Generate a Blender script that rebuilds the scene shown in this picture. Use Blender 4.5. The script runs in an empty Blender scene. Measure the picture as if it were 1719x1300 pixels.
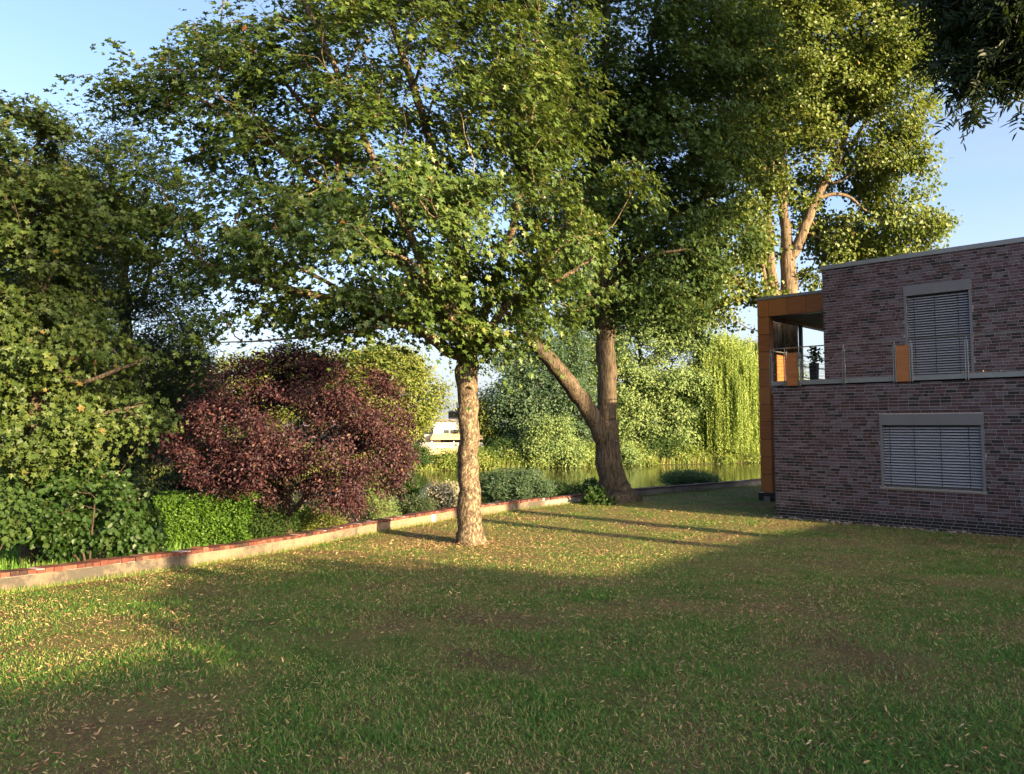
import bpy, math, random
import numpy as np
from mathutils import Vector, noise

rng = np.random.default_rng(7)
random.seed(7)
SC = bpy.context.scene
COL = SC.collection

# ------------------------------------------------------------------ camera, sky, sun, exposure
EYE = 2.63                      # metres above the lawn at the brick building
FPX, CX, CY = 1300.0, 859.5, 628.0
PITCH = math.atan((716.0 - CY) / FPX)
cam_d = bpy.data.cameras.new('camera')
cam = bpy.data.objects.new('camera', cam_d)
COL.objects.link(cam)
cam.location = (0, 0, EYE)
cam.rotation_euler = (math.pi / 2 + PITCH, 0, 0)
cam_d.sensor_width = 36.0
cam_d.lens = 36.0 * FPX / 1719.0
cam_d.shift_y = -(650.0 - CY) / 1719.0
cam_d.clip_end = 3000.0
SC.camera = cam

SUN_EL = math.radians(12.0)
S_H = np.array((math.sin(math.radians(47.5)), -math.cos(math.radians(47.5))))   # horizontal direction towards the sun
world = bpy.data.worlds.new('World')
SC.world = world
world.use_nodes = True
wn, wl = world.node_tree.nodes, world.node_tree.links
bg = wn['Background']
sky = wn.new('ShaderNodeTexSky')
sky.sky_type = 'NISHITA'
sky.sun_disc = False
sky.sun_elevation = SUN_EL
sky.sun_rotation = math.atan2(S_H[0], S_H[1])
sky.air_density = 0.6
sky.dust_density = 3.5
sky.ozone_density = 1.0
# thin bright veil of cloud, thickest at the horizon, with faint wisps above
tcw = wn.new('ShaderNodeTexCoord'); sep = wn.new('ShaderNodeSeparateXYZ')
wl.new(tcw.outputs['Generated'], sep.inputs[0])
band = wn.new('ShaderNodeMapRange'); band.interpolation_type = 'SMOOTHSTEP'
wl.new(sep.outputs[2], band.inputs[0])
band.inputs[1].default_value = 0.0; band.inputs[2].default_value = 0.30
band.inputs[3].default_value = 0.75; band.inputs[4].default_value = 0.0
mpw = wn.new('ShaderNodeMapping'); mpw.inputs['Scale'].default_value = (1.6, 1.6, 5.0)
wl.new(tcw.outputs['Generated'], mpw.inputs[0])
nzw = wn.new('ShaderNodeTexNoise'); nzw.inputs['Scale'].default_value = 2.2; nzw.inputs['Detail'].default_value = 6.0
wl.new(mpw.outputs[0], nzw.inputs['Vector'])
wis = wn.new('ShaderNodeMapRange'); wl.new(nzw.outputs[0], wis.inputs[0])
wis.inputs[1].default_value = 0.42; wis.inputs[2].default_value = 0.75
wis.inputs[3].default_value = 0.0; wis.inputs[4].default_value = 0.22
mxf = wn.new('ShaderNodeMath'); mxf.operation = 'MAXIMUM'
wl.new(band.outputs[0], mxf.inputs[0]); wl.new(wis.outputs[0], mxf.inputs[1])
veil = wn.new('ShaderNodeMix'); veil.data_type = 'RGBA'
wl.new(mxf.outputs[0], veil.inputs[0]); wl.new(sky.outputs[0], veil.inputs[6])
veil.inputs[7].default_value = (1.62, 1.68, 1.72, 1)
wl.new(veil.outputs[2], bg.inputs[0])
bg.inputs[1].default_value = 0.12
sun_d = bpy.data.lights.new('sun', 'SUN')
sun_d.energy = 5.0
sun_d.angle = math.radians(0.5)
sun_d.color = (1.0, 0.74, 0.42)
sun = bpy.data.objects.new('sun', sun_d)
COL.objects.link(sun)
sv = Vector((S_H[0] * math.cos(SUN_EL), S_H[1] * math.cos(SUN_EL), math.sin(SUN_EL)))
sun.rotation_euler = sv.to_track_quat('Z', 'Y').to_euler()
SC.view_settings.view_transform = 'Standard'
SC.view_settings.look = 'None'
SC.view_settings.gamma = 1.0
SC.view_settings.use_curve_mapping = False
SC.view_settings.exposure = 2.2
SC.cycles.use_denoising = True
SC.cycles.max_bounces = 8
SC.cycles.diffuse_bounces = 3
SC.cycles.transmission_bounces = 4
SC.cycles.transparent_max_bounces = 4

# ------------------------------------------------------------------ photograph pixel -> world helpers
def ray(u, v):
    xc, yc = (u - CX) / FPX, -(v - CY) / FPX
    cp, sp = math.cos(PITCH), math.sin(PITCH)
    return np.array((xc, cp - yc * sp, sp + yc * cp))

def at(u, v, y):
    r = ray(u, v)
    k = y / r[1]
    return np.array((r[0] * k, y, EYE + r[2] * k))

def ss(a, b, x):
    t = np.clip((np.asarray(x, float) - a) / (b - a), 0, 1)
    return t * t * (3 - 2 * t)

def gz(x, y):
    return 0.75 * (1 - ss(1.0, 19.0, y)) + 0 * np.asarray(x, float)

def on_ground(u, v):
    r = ray(u, v)
    lo, hi = 0.5, 200.0
    for _ in range(60):
        m = 0.5 * (lo + hi)
        if EYE + r[2] * m / r[1] > float(gz(0, m)): lo = m
        else: hi = m
    p = at(u, v, lo)
    p[2] = float(gz(0, lo))
    return p

# ------------------------------------------------------------------ objects
def tag(o, label=None, cat=None, group=None, kind=None):
    for k, v in (('label', label), ('category', cat), ('group', group), ('kind', kind)):
        if v: o[k] = v
    return o

def thing(name, label, cat, loc, group=None):
    o = bpy.data.objects.new(name, None)
    COL.objects.link(o)
    o.location = tuple(float(c) for c in loc)
    o.empty_display_size = 0.3
    return tag(o, label, cat, group)

def world_loc(o):
    p = np.zeros(3)
    while o is not None:
        p += np.array(o.location)
        o = o.parent
    return p

def link_mesh(name, me, mat, parent):
    o = bpy.data.objects.new(name, me)
    for m in (mat if isinstance(mat, (list, tuple)) else [mat]):
        me.materials.append(m)
    COL.objects.link(o)
    if parent is not None:
        o.parent = parent
    return o

def mesh_np(name, V, loops, starts, mat, parent=None, smooth=False, fattr=None, vattr=None, midx=None):
    """V world coordinates; loops flat vertex indices; starts loop starts."""
    V = np.asarray(V, np.float32)
    if parent is not None:
        V = V - world_loc(parent).astype(np.float32)
    me = bpy.data.meshes.new(name)
    me.vertices.add(len(V))
    me.vertices.foreach_set('co', V.ravel())
    me.loops.add(len(loops))
    me.loops.foreach_set('vertex_index', np.asarray(loops, np.int32))
    me.polygons.add(len(starts))
    me.polygons.foreach_set('loop_start', np.asarray(starts, np.int32))
    if midx is not None:
        me.polygons.foreach_set('material_index', np.asarray(midx, np.int32))
    me.polygons.foreach_set('use_smooth', np.full(len(starts), bool(smooth)))
    me.update(calc_edges=True)
    for nm, arr in (fattr or {}).items():
        a = me.attributes.new(nm, 'FLOAT', 'FACE')
        a.data.foreach_set('value', np.asarray(arr, np.float32))
    for nm, arr in (vattr or {}).items():
        a = me.attributes.new(nm, 'FLOAT', 'POINT')
        a.data.foreach_set('value', np.asarray(arr, np.float32))
    return link_mesh(name, me, mat, parent)

class MB:
    """collects boxes, tubes and polygons in world coordinates"""
    def __init__(self):
        self.V, self.F, self.A, self.n = [], [], [], 0
    def poly(self, verts, faces, a=0.0):
        self.V.append(np.asarray(verts, float))
        for f in faces:
            self.F.append([i + self.n for i in f])
            self.A.append(a)
        self.n += len(verts)
    def box8(self, P, a=0.0):
        self.poly(P, [(0, 3, 2, 1), (4, 5, 6, 7), (0, 1, 5, 4), (1, 2, 6, 5), (2, 3, 7, 6), (3, 0, 4, 7)], a)
    def tube(self, pts, rad, sides=8, a=0.0, cap=True):
        pts = np.asarray(pts, float)
        rad = np.full(len(pts), rad) if np.isscalar(rad) else np.asarray(rad, float)
        V = ring_verts(pts, rad, sides)
        F = []
        for i in range(len(pts) - 1):
            for j in range(sides):
                k = (j + 1) % sides
                F.append((i * sides + j, i * sides + k, (i + 1) * sides + k, (i + 1) * sides + j))
        if cap:
            F.append(tuple(range(sides))[::-1])
            F.append(tuple((len(pts) - 1) * sides + j for j in range(sides)))
        self.poly(V, F, a)
    def build(self, name, mat, parent=None, smooth=False):
        V = np.concatenate(self.V)
        loops, starts = [], []
        for f in self.F:
            starts.append(len(loops))
            loops.extend(f)
        return mesh_np(name, V, loops, starts, mat, parent, smooth, fattr={'tint': self.A})

def unit(v):
    v = np.asarray(v, float)
    return v / np.maximum(np.linalg.norm(v, axis=-1, keepdims=True), 1e-9)

def ring_verts(pts, rad, sides, bumps=None):
    t = np.empty_like(pts)
    t[1:-1] = pts[2:] - pts[:-2]
    t[0] = pts[1] - pts[0]
    t[-1] = pts[-1] - pts[-2]
    t = unit(t)
    m = unit(t.mean(0))
    ref = np.eye(3)[np.argmin(np.abs(m))]
    u = unit(np.cross(t, ref))
    w = np.cross(t, u)
    ang = np.arange(sides) * 2 * math.pi / sides
    R = rad[:, None] if bumps is None else rad[:, None] * bumps
    V = pts[:, None] + (np.cos(ang)[None, :, None] * u[:, None] + np.sin(ang)[None, :, None] * w[:, None]) * R[..., None]
    return V.reshape(-1, 3)

# ------------------------------------------------------------------ materials
def new_mat(name):
    m = bpy.data.materials.new(name)
    m.use_nodes = True
    nt = m.node_tree
    b = nt.nodes['Principled BSDF']
    return m, nt, b

def N(nt, typ, **kw):
    n = nt.nodes.new(typ)
    for k, v in kw.items():
        if k.startswith('i_'):
            key = k[2:]
            n.inputs[int(key) if key.isdigit() else key.replace('_', ' ')].default_value = v
        else:
            setattr(n, k, v)
    return n

def ramp(nt, stops, interp='LINEAR'):
    r = nt.nodes.new('ShaderNodeValToRGB')
    e = r.color_ramp.elements
    r.color_ramp.interpolation = interp
    while len(e) < len(stops): e.new(0.5)
    for x, (p, c) in zip(e, stops):
        x.position = p
        x.color = (*c, 1)
    return r

def attr(nt, name):
    a = nt.nodes.new('ShaderNodeAttribute')
    a.attribute_name = name
    return a

def coords(nt, scale=(1, 1, 1)):
    tc = nt.nodes.new('ShaderNodeTexCoord')
    mp = nt.nodes.new('ShaderNodeMapping')
    mp.inputs['Scale'].default_value = scale
    nt.links.new(tc.outputs['Object'], mp.inputs[0])
    return mp

def bump(nt, b, height, strength, dist):
    bp = N(nt, 'ShaderNodeBump')
    bp.inputs['Strength'].default_value = strength
    bp.inputs['Distance'].default_value = dist
    nt.links.new(height, bp.inputs['Height'])
    nt.links.new(bp.outputs[0], b.inputs['Normal'])

def leaf_mat(name, stops, trans=0.35, rough=0.5, tcol=(0.25, 0.4, 0.05), spec=0.35):
    m, nt, b = new_mat(name)
    r = ramp(nt, stops)
    nt.links.new(attr(nt, 'tint').outputs['Fac'], r.inputs[0])
    nt.links.new(r.outputs[0], b.inputs['Base Color'])
    b.inputs['Roughness'].default_value = rough
    b.inputs['Specular IOR Level'].default_value = spec
    tr = N(nt, 'ShaderNodeBsdfTranslucent')
    mx = N(nt, 'ShaderNodeMix', data_type='RGBA', blend_type='MIX')
    mx.inputs[0].default_value = 0.5
    nt.links.new(r.outputs[0], mx.inputs[6])
    mx.inputs[7].default_value = (*tcol, 1)
    nt.links.new(mx.outputs[2], tr.inputs[0])
    ms = N(nt, 'ShaderNodeMixShader')
    ms.inputs[0].default_value = trans
    nt.links.new(b.outputs[0], ms.inputs[1])
    nt.links.new(tr.outputs[0], ms.inputs[2])
    nt.links.new(ms.outputs[0], nt.nodes['Material Output'].inputs[0])
    return m

def bark_mat(name, c1, c2, c3, stretch=(6, 6, 1.0), strength=0.8, dist=0.03, scale=3.0):
    m, nt, b = new_mat(name)
    mp = coords(nt, stretch)
    n1 = N(nt, 'ShaderNodeTexNoise', i_Scale=scale, i_Detail=6.0, i_Roughness=0.65)
    nt.links.new(mp.outputs[0], n1.inputs['Vector'])
    n2 = N(nt, 'ShaderNodeTexNoise', i_Scale=1.3, i_Detail=4.0)
    nt.links.new(coords(nt).outputs[0], n2.inputs['Vector'])
    r = ramp(nt, [(0.34, c1), (0.5, c2), (0.68, c3)])
    nt.links.new(n1.outputs[0], r.inputs[0])
    mx = N(nt, 'ShaderNodeMix', data_type='RGBA', blend_type='MULTIPLY')
    mx.inputs[0].default_value = 0.6
    r2 = ramp(nt, [(0.35, (0.55, 0.55, 0.5)), (0.65, (1.15, 1.1, 1.0))])
    nt.links.new(n2.outputs[0], r2.inputs[0])
    nt.links.new(r.outputs[0], mx.inputs[6])
    nt.links.new(r2.outputs[0], mx.inputs[7])
    nt.links.new(mx.outputs[2], b.inputs['Base Color'])
    b.inputs['Roughness'].default_value = 0.9
    b.inputs['Specular IOR Level'].default_value = 0.15
    bump(nt, b, n1.outputs[0], strength, dist)
    return m

def flaky_bark():
    """smooth bark shedding in plates: cream patches between brown ones"""
    m, nt, b = new_mat('flaking_bark')
    mp = coords(nt, (1, 1, 0.55))
    nz = N(nt, 'ShaderNodeTexNoise', i_Scale=19.0, i_Detail=5.0, i_Roughness=0.65, i_Distortion=0.35)
    nt.links.new(mp.outputs[0], nz.inputs['Vector'])
    fine = N(nt, 'ShaderNodeTexNoise', i_Scale=38.0, i_Detail=4.0, i_Roughness=0.7)
    nt.links.new(mp.outputs[0], fine.inputs['Vector'])
    r = ramp(nt, [(0.36, (0.03, 0.022, 0.015)), (0.45, (0.085, 0.062, 0.042)), (0.56, (0.125, 0.092, 0.06)), (0.60, (0.25, 0.205, 0.125)), (0.72, (0.20, 0.165, 0.10))])
    ad = N(nt, 'ShaderNodeMath', operation='MULTIPLY_ADD')
    nt.links.new(fine.outputs[0], ad.inputs[0])
    ad.inputs[1].default_value = 0.28
    sb = N(nt, 'ShaderNodeMath', operation='SUBTRACT')
    nt.links.new(nz.outputs[0], sb.inputs[0])
    sb.inputs[1].default_value = 0.14
    nt.links.new(sb.outputs[0], ad.inputs[2])
    nt.links.new(ad.outputs[0], r.inputs[0])
    nt.links.new(r.outputs[0], b.inputs['Base Color'])
    b.inputs['Roughness'].default_value = 0.85
    b.inputs['Specular IOR Level'].default_value = 0.2
    bump(nt, b, ad.outputs[0], 0.55, 0.025)
    return m

def plain(name, col, rough=0.6, metal=0.0, spec=0.4, var=0.0, scale=4.0, bmp=0.0):
    m, nt, b = new_mat(name)
    b.inputs['Base Color'].default_value = (*col, 1)
    b.inputs['Roughness'].default_value = rough
    b.inputs['Metallic'].default_value = metal
    b.inputs['Specular IOR Level'].default_value = spec
    if var:
        nz = N(nt, 'ShaderNodeTexNoise', i_Scale=scale, i_Detail=6.0, i_Roughness=0.6)
        nt.links.new(coords(nt).outputs[0], nz.inputs['Vector'])
        r = ramp(nt, [(0.3, tuple(c * (1 - var) for c in col)), (0.7, tuple(min(1, c * (1 + var)) for c in col))])
        nt.links.new(nz.outputs[0], r.inputs[0])
        nt.links.new(r.outputs[0], b.inputs['Base Color'])
        if bmp: bump(nt, b, nz.outputs[0], 0.6, bmp)
    return m

def tint_mat(name, stops, rough=0.8, spec=0.3, var=0.25, scale=25.0, bmp=0.002, interp='LINEAR'):
    m, nt, b = new_mat(name)
    r = ramp(nt, stops, interp)
    nt.links.new(attr(nt, 'tint').outputs['Fac'], r.inputs[0])
    nz = N(nt, 'ShaderNodeTexNoise', i_Scale=scale, i_Detail=5.0, i_Roughness=0.65)
    nt.links.new(coords(nt).outputs[0], nz.inputs['Vector'])
    r2 = ramp(nt, [(0.3, (1 - var,) * 3), (0.7, (1 + var,) * 3)])
    nt.links.new(nz.outputs[0], r2.inputs[0])
    mx = N(nt, 'ShaderNodeMix', data_type='RGBA', blend_type='MULTIPLY')
    mx.inputs[0].default_value = 1.0
    nt.links.new(r.outputs[0], mx.inputs[6])
    nt.links.new(r2.outputs[0], mx.inputs[7])
    nt.links.new(mx.outputs[2], b.inputs['Base Color'])
    b.inputs['Roughness'].default_value = rough
    b.inputs['Specular IOR Level'].default_value = spec
    bump(nt, b, nz.outputs[0], 0.5, bmp)
    return m

def wood_mat():
    m, nt, b = new_mat('wood_panel')
    tc = N(nt, 'ShaderNodeTexCoord')
    mp = N(nt, 'ShaderNodeMapping')
    mp.inputs['Scale'].default_value = (1.0, 1.0, 14.0)
    nt.links.new(tc.outputs['Object'], mp.inputs[0])
    nz = N(nt, 'ShaderNodeTexNoise', i_Scale=3.0, i_Detail=6.0, i_Roughness=0.6, i_Distortion=0.3)
    nt.links.new(mp.outputs[0], nz.inputs['Vector'])
    r = ramp(nt, [(0.3, (0.17, 0.050, 0.012)), (0.5, (0.26, 0.082, 0.02)), (0.72, (0.34, 0.122, 0.032))])
    a = attr(nt, 'tint')
    ad = N(nt, 'ShaderNodeMath', operation='MULTIPLY_ADD')
    nt.links.new(a.outputs['Fac'], ad.inputs[0])
    ad.inputs[1].default_value = 0.22
    nt.links.new(nz.outputs[0], ad.inputs[2])
    nt.links.new(ad.outputs[0], r.inputs[0])
    nt.links.new(r.outputs[0], b.inputs['Base Color'])
    b.inputs['Roughness'].default_value = 0.45
    bump(nt, b, nz.outputs[0], 0.2, 0.002)
    return m

MAT = {}
G = lambda *s: [(p, c) for p, c in s]
MAT['maple_leaf'] = leaf_mat('maple_leaf', G((0, (0.024, 0.052, 0.012)), (0.45, (0.056, 0.098, 0.018)), (0.85, (0.100, 0.140, 0.026)), (0.96, (0.17, 0.15, 0.035)), (1, (0.28, 0.12, 0.03))), 0.24, 0.42, (0.28, 0.36, 0.05))
MAT['syc_leaf'] = leaf_mat('sycamore_leaf', G((0, (0.020, 0.040, 0.010)), (0.45, (0.046, 0.076, 0.016)), (0.9, (0.085, 0.112, 0.024)), (1, (0.14, 0.10, 0.03))), 0.22, 0.5, (0.24, 0.3, 0.05), .25)
MAT['oak_leaf'] = leaf_mat('oak_leaf', G((0, (0.016, 0.036, 0.010)), (0.6, (0.032, 0.064, 0.014)), (1, (0.066, 0.10, 0.022))), 0.2, 0.6, (0.22, 0.30, 0.05), .15)
MAT['linden_leaf'] = leaf_mat('linden_leaf', G((0, (0.045, 0.078, 0.014)), (0.5, (0.092, 0.132, 0.024)), (0.9, (0.15, 0.178, 0.036)), (1, (0.22, 0.18, 0.05))), 0.3, 0.45, (0.28, 0.36, 0.05))
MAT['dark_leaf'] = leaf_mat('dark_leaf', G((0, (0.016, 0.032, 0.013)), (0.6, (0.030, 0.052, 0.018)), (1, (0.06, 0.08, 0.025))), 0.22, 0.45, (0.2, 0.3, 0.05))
MAT['ash_leaf'] = leaf_mat('ash_leaf', G((0, (0.008, 0.018, 0.008)), (1, (0.022, 0.036, 0.012))), 0.15, 0.5, (0.12, 0.2, 0.03), 0.25)  # darker leaf copy: the overhanging boughs' backlit silhouette is in the colour
MAT['bush_leaf'] = leaf_mat('bush_leaf', G((0, (0.018, 0.05, 0.010)), (0.6, (0.030, 0.066, 0.014)), (1, (0.055, 0.09, 0.02))), 0.4, 0.45)
MAT['plum_leaf'] = leaf_mat('plum_leaf', G((0, (0.014, 0.006, 0.010)), (0.45, (0.032, 0.011, 0.015)), (0.85, (0.070, 0.023, 0.026)), (1, (0.13, 0.075, 0.04))), 0.2, 0.52, (0.16, 0.03, 0.03))
MAT['hedge_leaf'] = leaf_mat('hedge_leaf', G((0, (0.04, 0.10, 0.012)), (0.6, (0.07, 0.155, 0.016)), (1, (0.11, 0.21, 0.02))), 0.35, 0.5)
MAT['silver_leaf'] = leaf_mat('silver_leaf', G((0, (0.085, 0.14, 0.045)), (0.5, (0.155, 0.22, 0.075)), (1, (0.23, 0.28, 0.11))), 0.3, 0.6, (0.25, 0.4, 0.08), .2)
MAT['willow_leaf'] = leaf_mat('willow_leaf', G((0, (0.10, 0.16, 0.028)), (0.5, (0.21, 0.28, 0.055)), (1, (0.31, 0.36, 0.10))), 0.4, 0.5)
MAT['olive_leaf'] = leaf_mat('olive_leaf', G((0, (0.08, 0.11, 0.02)), (0.5, (0.14, 0.17, 0.03)), (1, (0.21, 0.21, 0.05))), 0.35, 0.5)
MAT['bank_leaf'] = leaf_mat('bank_leaf', G((0, (0.07, 0.11, 0.02)), (0.5, (0.13, 0.19, 0.03)), (0.85, (0.22, 0.22, 0.06)), (1, (0.28, 0.2, 0.09))), 0.35, 0.5)
MAT['blue_leaf'] = leaf_mat('blue_leaf', G((0, (0.022, 0.05, 0.026)), (0.6, (0.05, 0.095, 0.048)), (1, (0.10, 0.14, 0.065))), 0.3, 0.5)
MAT['pale_leaf'] = leaf_mat('pale_leaf', G((0, (0.10, 0.13, 0.06)), (0.5, (0.28, 0.27, 0.18)), (1, (0.55, 0.48, 0.40))), 0.3, 0.5, (0.4, 0.4, 0.2))
MAT['dry_leaf'] = leaf_mat('dry_leaf', G((0, (0.10, 0.045, 0.022)), (0.3, (0.24, 0.13, 0.06)), (0.6, (0.40, 0.25, 0.13)), (0.9, (0.52, 0.36, 0.18)), (1, (0.62, 0.50, 0.30))), 0.15, 0.6, (0.4, 0.25, 0.1), 0.25)
MAT['grass'] = leaf_mat('grass', G((0, (0.040, 0.12, 0.018)), (0.35, (0.088, 0.22, 0.03)), (0.6, (0.16, 0.26, 0.045)), (0.8, (0.36, 0.30, 0.11)), (1, (0.52, 0.41, 0.19))), 0.3, 0.55, (0.18, 0.28, 0.04), 0.25)
MAT['flaky'] = flaky_bark()
MAT['bark'] = bark_mat('furrowed_bark', (0.028, 0.022, 0.016), (0.095, 0.075, 0.055), (0.17, 0.14, 0.105), (7, 7, 0.9), 1.0, 0.07)
MAT['bark_pale'] = bark_mat('pale_bark', (0.06, 0.045, 0.032), (0.16, 0.12, 0.085), (0.25, 0.195, 0.14), (5, 5, 0.8), 1.0, 0.04)
MAT['bark_dark'] = bark_mat('dark_bark', (0.02, 0.015, 0.012), (0.06, 0.045, 0.035), (0.11, 0.085, 0.06))
MAT['wood'] = wood_mat()
MAT['brick'] = tint_mat('clinker_brick', G((0, (0.008, 0.007, 0.008)), (0.13, (0.013, 0.011, 0.012)), (0.17, (0.036, 0.016, 0.017)), (0.45, (0.056, 0.025, 0.029)), (0.6, (0.070, 0.040, 0.048)), (0.8, (0.080, 0.058, 0.071)), (1.0, (0.10, 0.078, 0.093))), 0.6, 0.4, 0.3, 30.0, 0.004)
MAT['mortar'] = plain('mortar', (0.42, 0.36, 0.345), 0.95, 0, 0.1, 0.25, 20.0, 0.004)
MAT['steel'] = plain('brushed_steel', (0.32, 0.31, 0.30), 0.4, 0.85)
MAT['steel_dull'] = plain('dull_steel_wire', (0.12, 0.115, 0.11), 0.5, 0.5)
MAT['grey_metal'] = plain('grey_powder_coat', (0.14, 0.136, 0.145), 0.5, 0.1, 0.4, 0.06, 2.0)
MAT['fascia'] = plain('fascia_metal', (0.20, 0.205, 0.21), 0.4, 0.3, 0.5, 0.08, 3.0)
MAT['slat'] = plain('blind_slat', (0.31, 0.30, 0.325), 0.4, 0.15, 0.5)
MAT['dark'] = plain('dark_interior', (0.012, 0.012, 0.014), 0.4)
MAT['soffit'] = plain('soffit_board', (0.16, 0.15, 0.14), 0.8, 0, 0.2, 0.1)
MAT['dark_steel'] = plain('dark_steel_frame', (0.02, 0.028, 0.04), 0.4, 0.3)
MAT['slab'] = plain('terrace_slab', (0.22, 0.22, 0.21), 0.85, 0, 0.2, 0.2, 5.0)
MAT['white'] = plain('white_render', (0.75, 0.72, 0.66), 0.85, 0, 0.2, 0.06, 2.0)
MAT['plaque'] = plain('white_plaque', (0.80, 0.80, 0.80), 0.5)
MAT['roof'] = plain('slate_roof', (0.10, 0.09, 0.10), 0.8, 0, 0.2, 0.2, 3.0)
MAT['awning'] = plain('awning_cloth', (0.62, 0.45, 0.27), 0.9)
MAT['glass'] = plain('window_glass', (0.05, 0.06, 0.07), 0.1, 0, 0.6)
MAT['pebble'] = tint_mat('pebble', G((0, (0.08, 0.06, 0.045)), (1, (0.24, 0.20, 0.165))), 0.8)
MAT['cap_brick'] = tint_mat('red_cap_brick', G((0, (0.035, 0.022, 0.018)), (0.3, (0.085, 0.03, 0.022)), (0.65, (0.12, 0.04, 0.027)), (1, (0.17, 0.075, 0.05))), 0.75, 0.3, 0.35, 22.0, 0.004)
MAT['cap_dark'] = tint_mat('dark_cap_brick', G((0, (0.05, 0.03, 0.028)), (1, (0.10, 0.06, 0.055))), 0.8, 0.3, 0.3)

def concrete_mat(name, c0, c1, c2):
    m, nt, b = new_mat(name)
    n1 = N(nt, 'ShaderNodeTexNoise', i_Scale=0.55, i_Detail=3.0)
    nt.links.new(coords(nt).outputs[0], n1.inputs['Vector'])
    n2 = N(nt, 'ShaderNodeTexNoise', i_Scale=7.0, i_Detail=8.0, i_Roughness=0.7)
    nt.links.new(coords(nt).outputs[0], n2.inputs['Vector'])
    ad = N(nt, 'ShaderNodeMath', operation='MULTIPLY_ADD')
    nt.links.new(n2.outputs[0], ad.inputs[0])
    ad.inputs[1].default_value = 0.55
    nt.links.new(n1.outputs[0], ad.inputs[2])
    r = ramp(nt, [(0.66, c0), (0.77, c1), (0.90, c2)])
    nt.links.new(ad.outputs[0], r.inputs[0])
    nt.links.new(r.outputs[0], b.inputs['Base Color'])
    b.inputs['Roughness'].default_value = 0.9
    b.inputs['Specular IOR Level'].default_value = 0.2
    bump(nt, b, n2.outputs[0], 0.6, 0.012)
    return m
MAT['render_wall'] = concrete_mat('rendered_concrete', (0.07, 0.063, 0.052), (0.165, 0.125, 0.09), (0.24, 0.165, 0.11))
MAT['grey_wall'] = concrete_mat('grey_concrete', (0.12, 0.11, 0.105), (0.19, 0.17, 0.16), (0.25, 0.22, 0.20))

def lawn_mat():
    m, nt, b = new_mat('lawn_soil')
    n1 = N(nt, 'ShaderNodeTexNoise', i_Scale=0.7, i_Detail=5.0, i_Roughness=0.6)
    n2 = N(nt, 'ShaderNodeTexNoise', i_Scale=22.0, i_Detail=8.0, i_Roughness=0.75)
    for n in (n1, n2): nt.links.new(coords(nt).outputs[0], n.inputs['Vector'])
    ad = N(nt, 'ShaderNodeMath', operation='MULTIPLY_ADD')
    nt.links.new(n2.outputs[0], ad.inputs[0])
    ad.inputs[1].default_value = 0.8
    nt.links.new(n1.outputs[0], ad.inputs[2])
    r = ramp(nt, [(0.70, (0.055, 0.105, 0.02)), (0.82, (0.11, 0.13, 0.035)), (0.92, (0.19, 0.15, 0.062)), (1.0, (0.14, 0.09, 0.048))])
    nt.links.new(ad.outputs[0], r.inputs[0])
    nt.links.new(r.outputs[0], b.inputs['Base Color'])
    b.inputs['Roughness'].default_value = 0.95
    b.inputs['Specular IOR Level'].default_value = 0.1
    bump(nt, b, n2.outputs[0], 1.0, 0.05)
    return m
MAT['lawn'] = lawn_mat()
MAT['bank'] = plain('bank_soil', (0.055, 0.055, 0.022), 0.95, 0, 0.1, 0.5, 1.5, 0.05)

def water_mat():
    m, nt, b = new_mat('river_water')
    b.inputs['Base Color'].default_value = (0.03, 0.028, 0.011, 1)
    b.inputs['Roughness'].default_value = 0.06
    b.inputs['IOR'].default_value = 1.33
    b.inputs['Specular IOR Level'].default_value = 0.8
    mp = coords(nt, (0.5, 1.6, 1))
    n1 = N(nt, 'ShaderNodeTexNoise', i_Scale=1.1, i_Detail=4.0, i_Roughness=0.55)
    nt.links.new(mp.outputs[0], n1.inputs['Vector'])
    bump(nt, b, n1.outputs[0], 0.22, 0.05)
    return m
MAT['water'] = water_mat()

# ------------------------------------------------------------------ the low wall's line, lawn, bank, river
WPX = [(-140, 1026), (0, 998), (195, 970), (390, 941), (600, 900), (770, 869.5), (915, 851), (1010, 839.5), (1060, 834), (1278, 815), (1440, 801.5)]
WP = [on_ground(u, v)[:2] for u, v in WPX]
WP = [WP[0] + (WP[0] - WP[1]) * 12] + WP + [WP[-1] + (WP[-1] - WP[-2]) * 10]
WP = np.array(WP)

def wall_dist(X, Y):
    """signed distance to the wall's front line, positive beyond it (river side)"""
    P = np.stack([np.ravel(X), np.ravel(Y)], 1)
    best = np.full(len(P), 1e9)
    sgn = np.ones(len(P))
    for a, b in zip(WP[:-1], WP[1:]):
        ab = b - a
        t = np.clip(((P - a) @ ab) / (ab @ ab), 0, 1)
        q = a + t[:, None] * ab
        dv = P - q
        dd = np.hypot(dv[:, 0], dv[:, 1])
        s = np.where(ab[0] * dv[:, 1] - ab[1] * dv[:, 0] > 0, 1.0, -1.0)
        up = dd < best
        best = np.where(up, dd, best)
        sgn = np.where(up, s, sgn)
    return (best * sgn).reshape(np.shape(X))

WATER = -1.5
def ground(X, Y):
    w0 = w = wall_dist(X, Y)
    z = gz(X, Y)
    w = np.where(w > .6, np.maximum(.6, w - 11 * (1 - ss(-9, -4.5, X))), w)
    drop = 0.12 * ss(0.2, 0.6, w) + 1.0 * ss(1.2, 5, w) + 2.6 * ss(4, 14, w)
    return z - drop, w0

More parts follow.
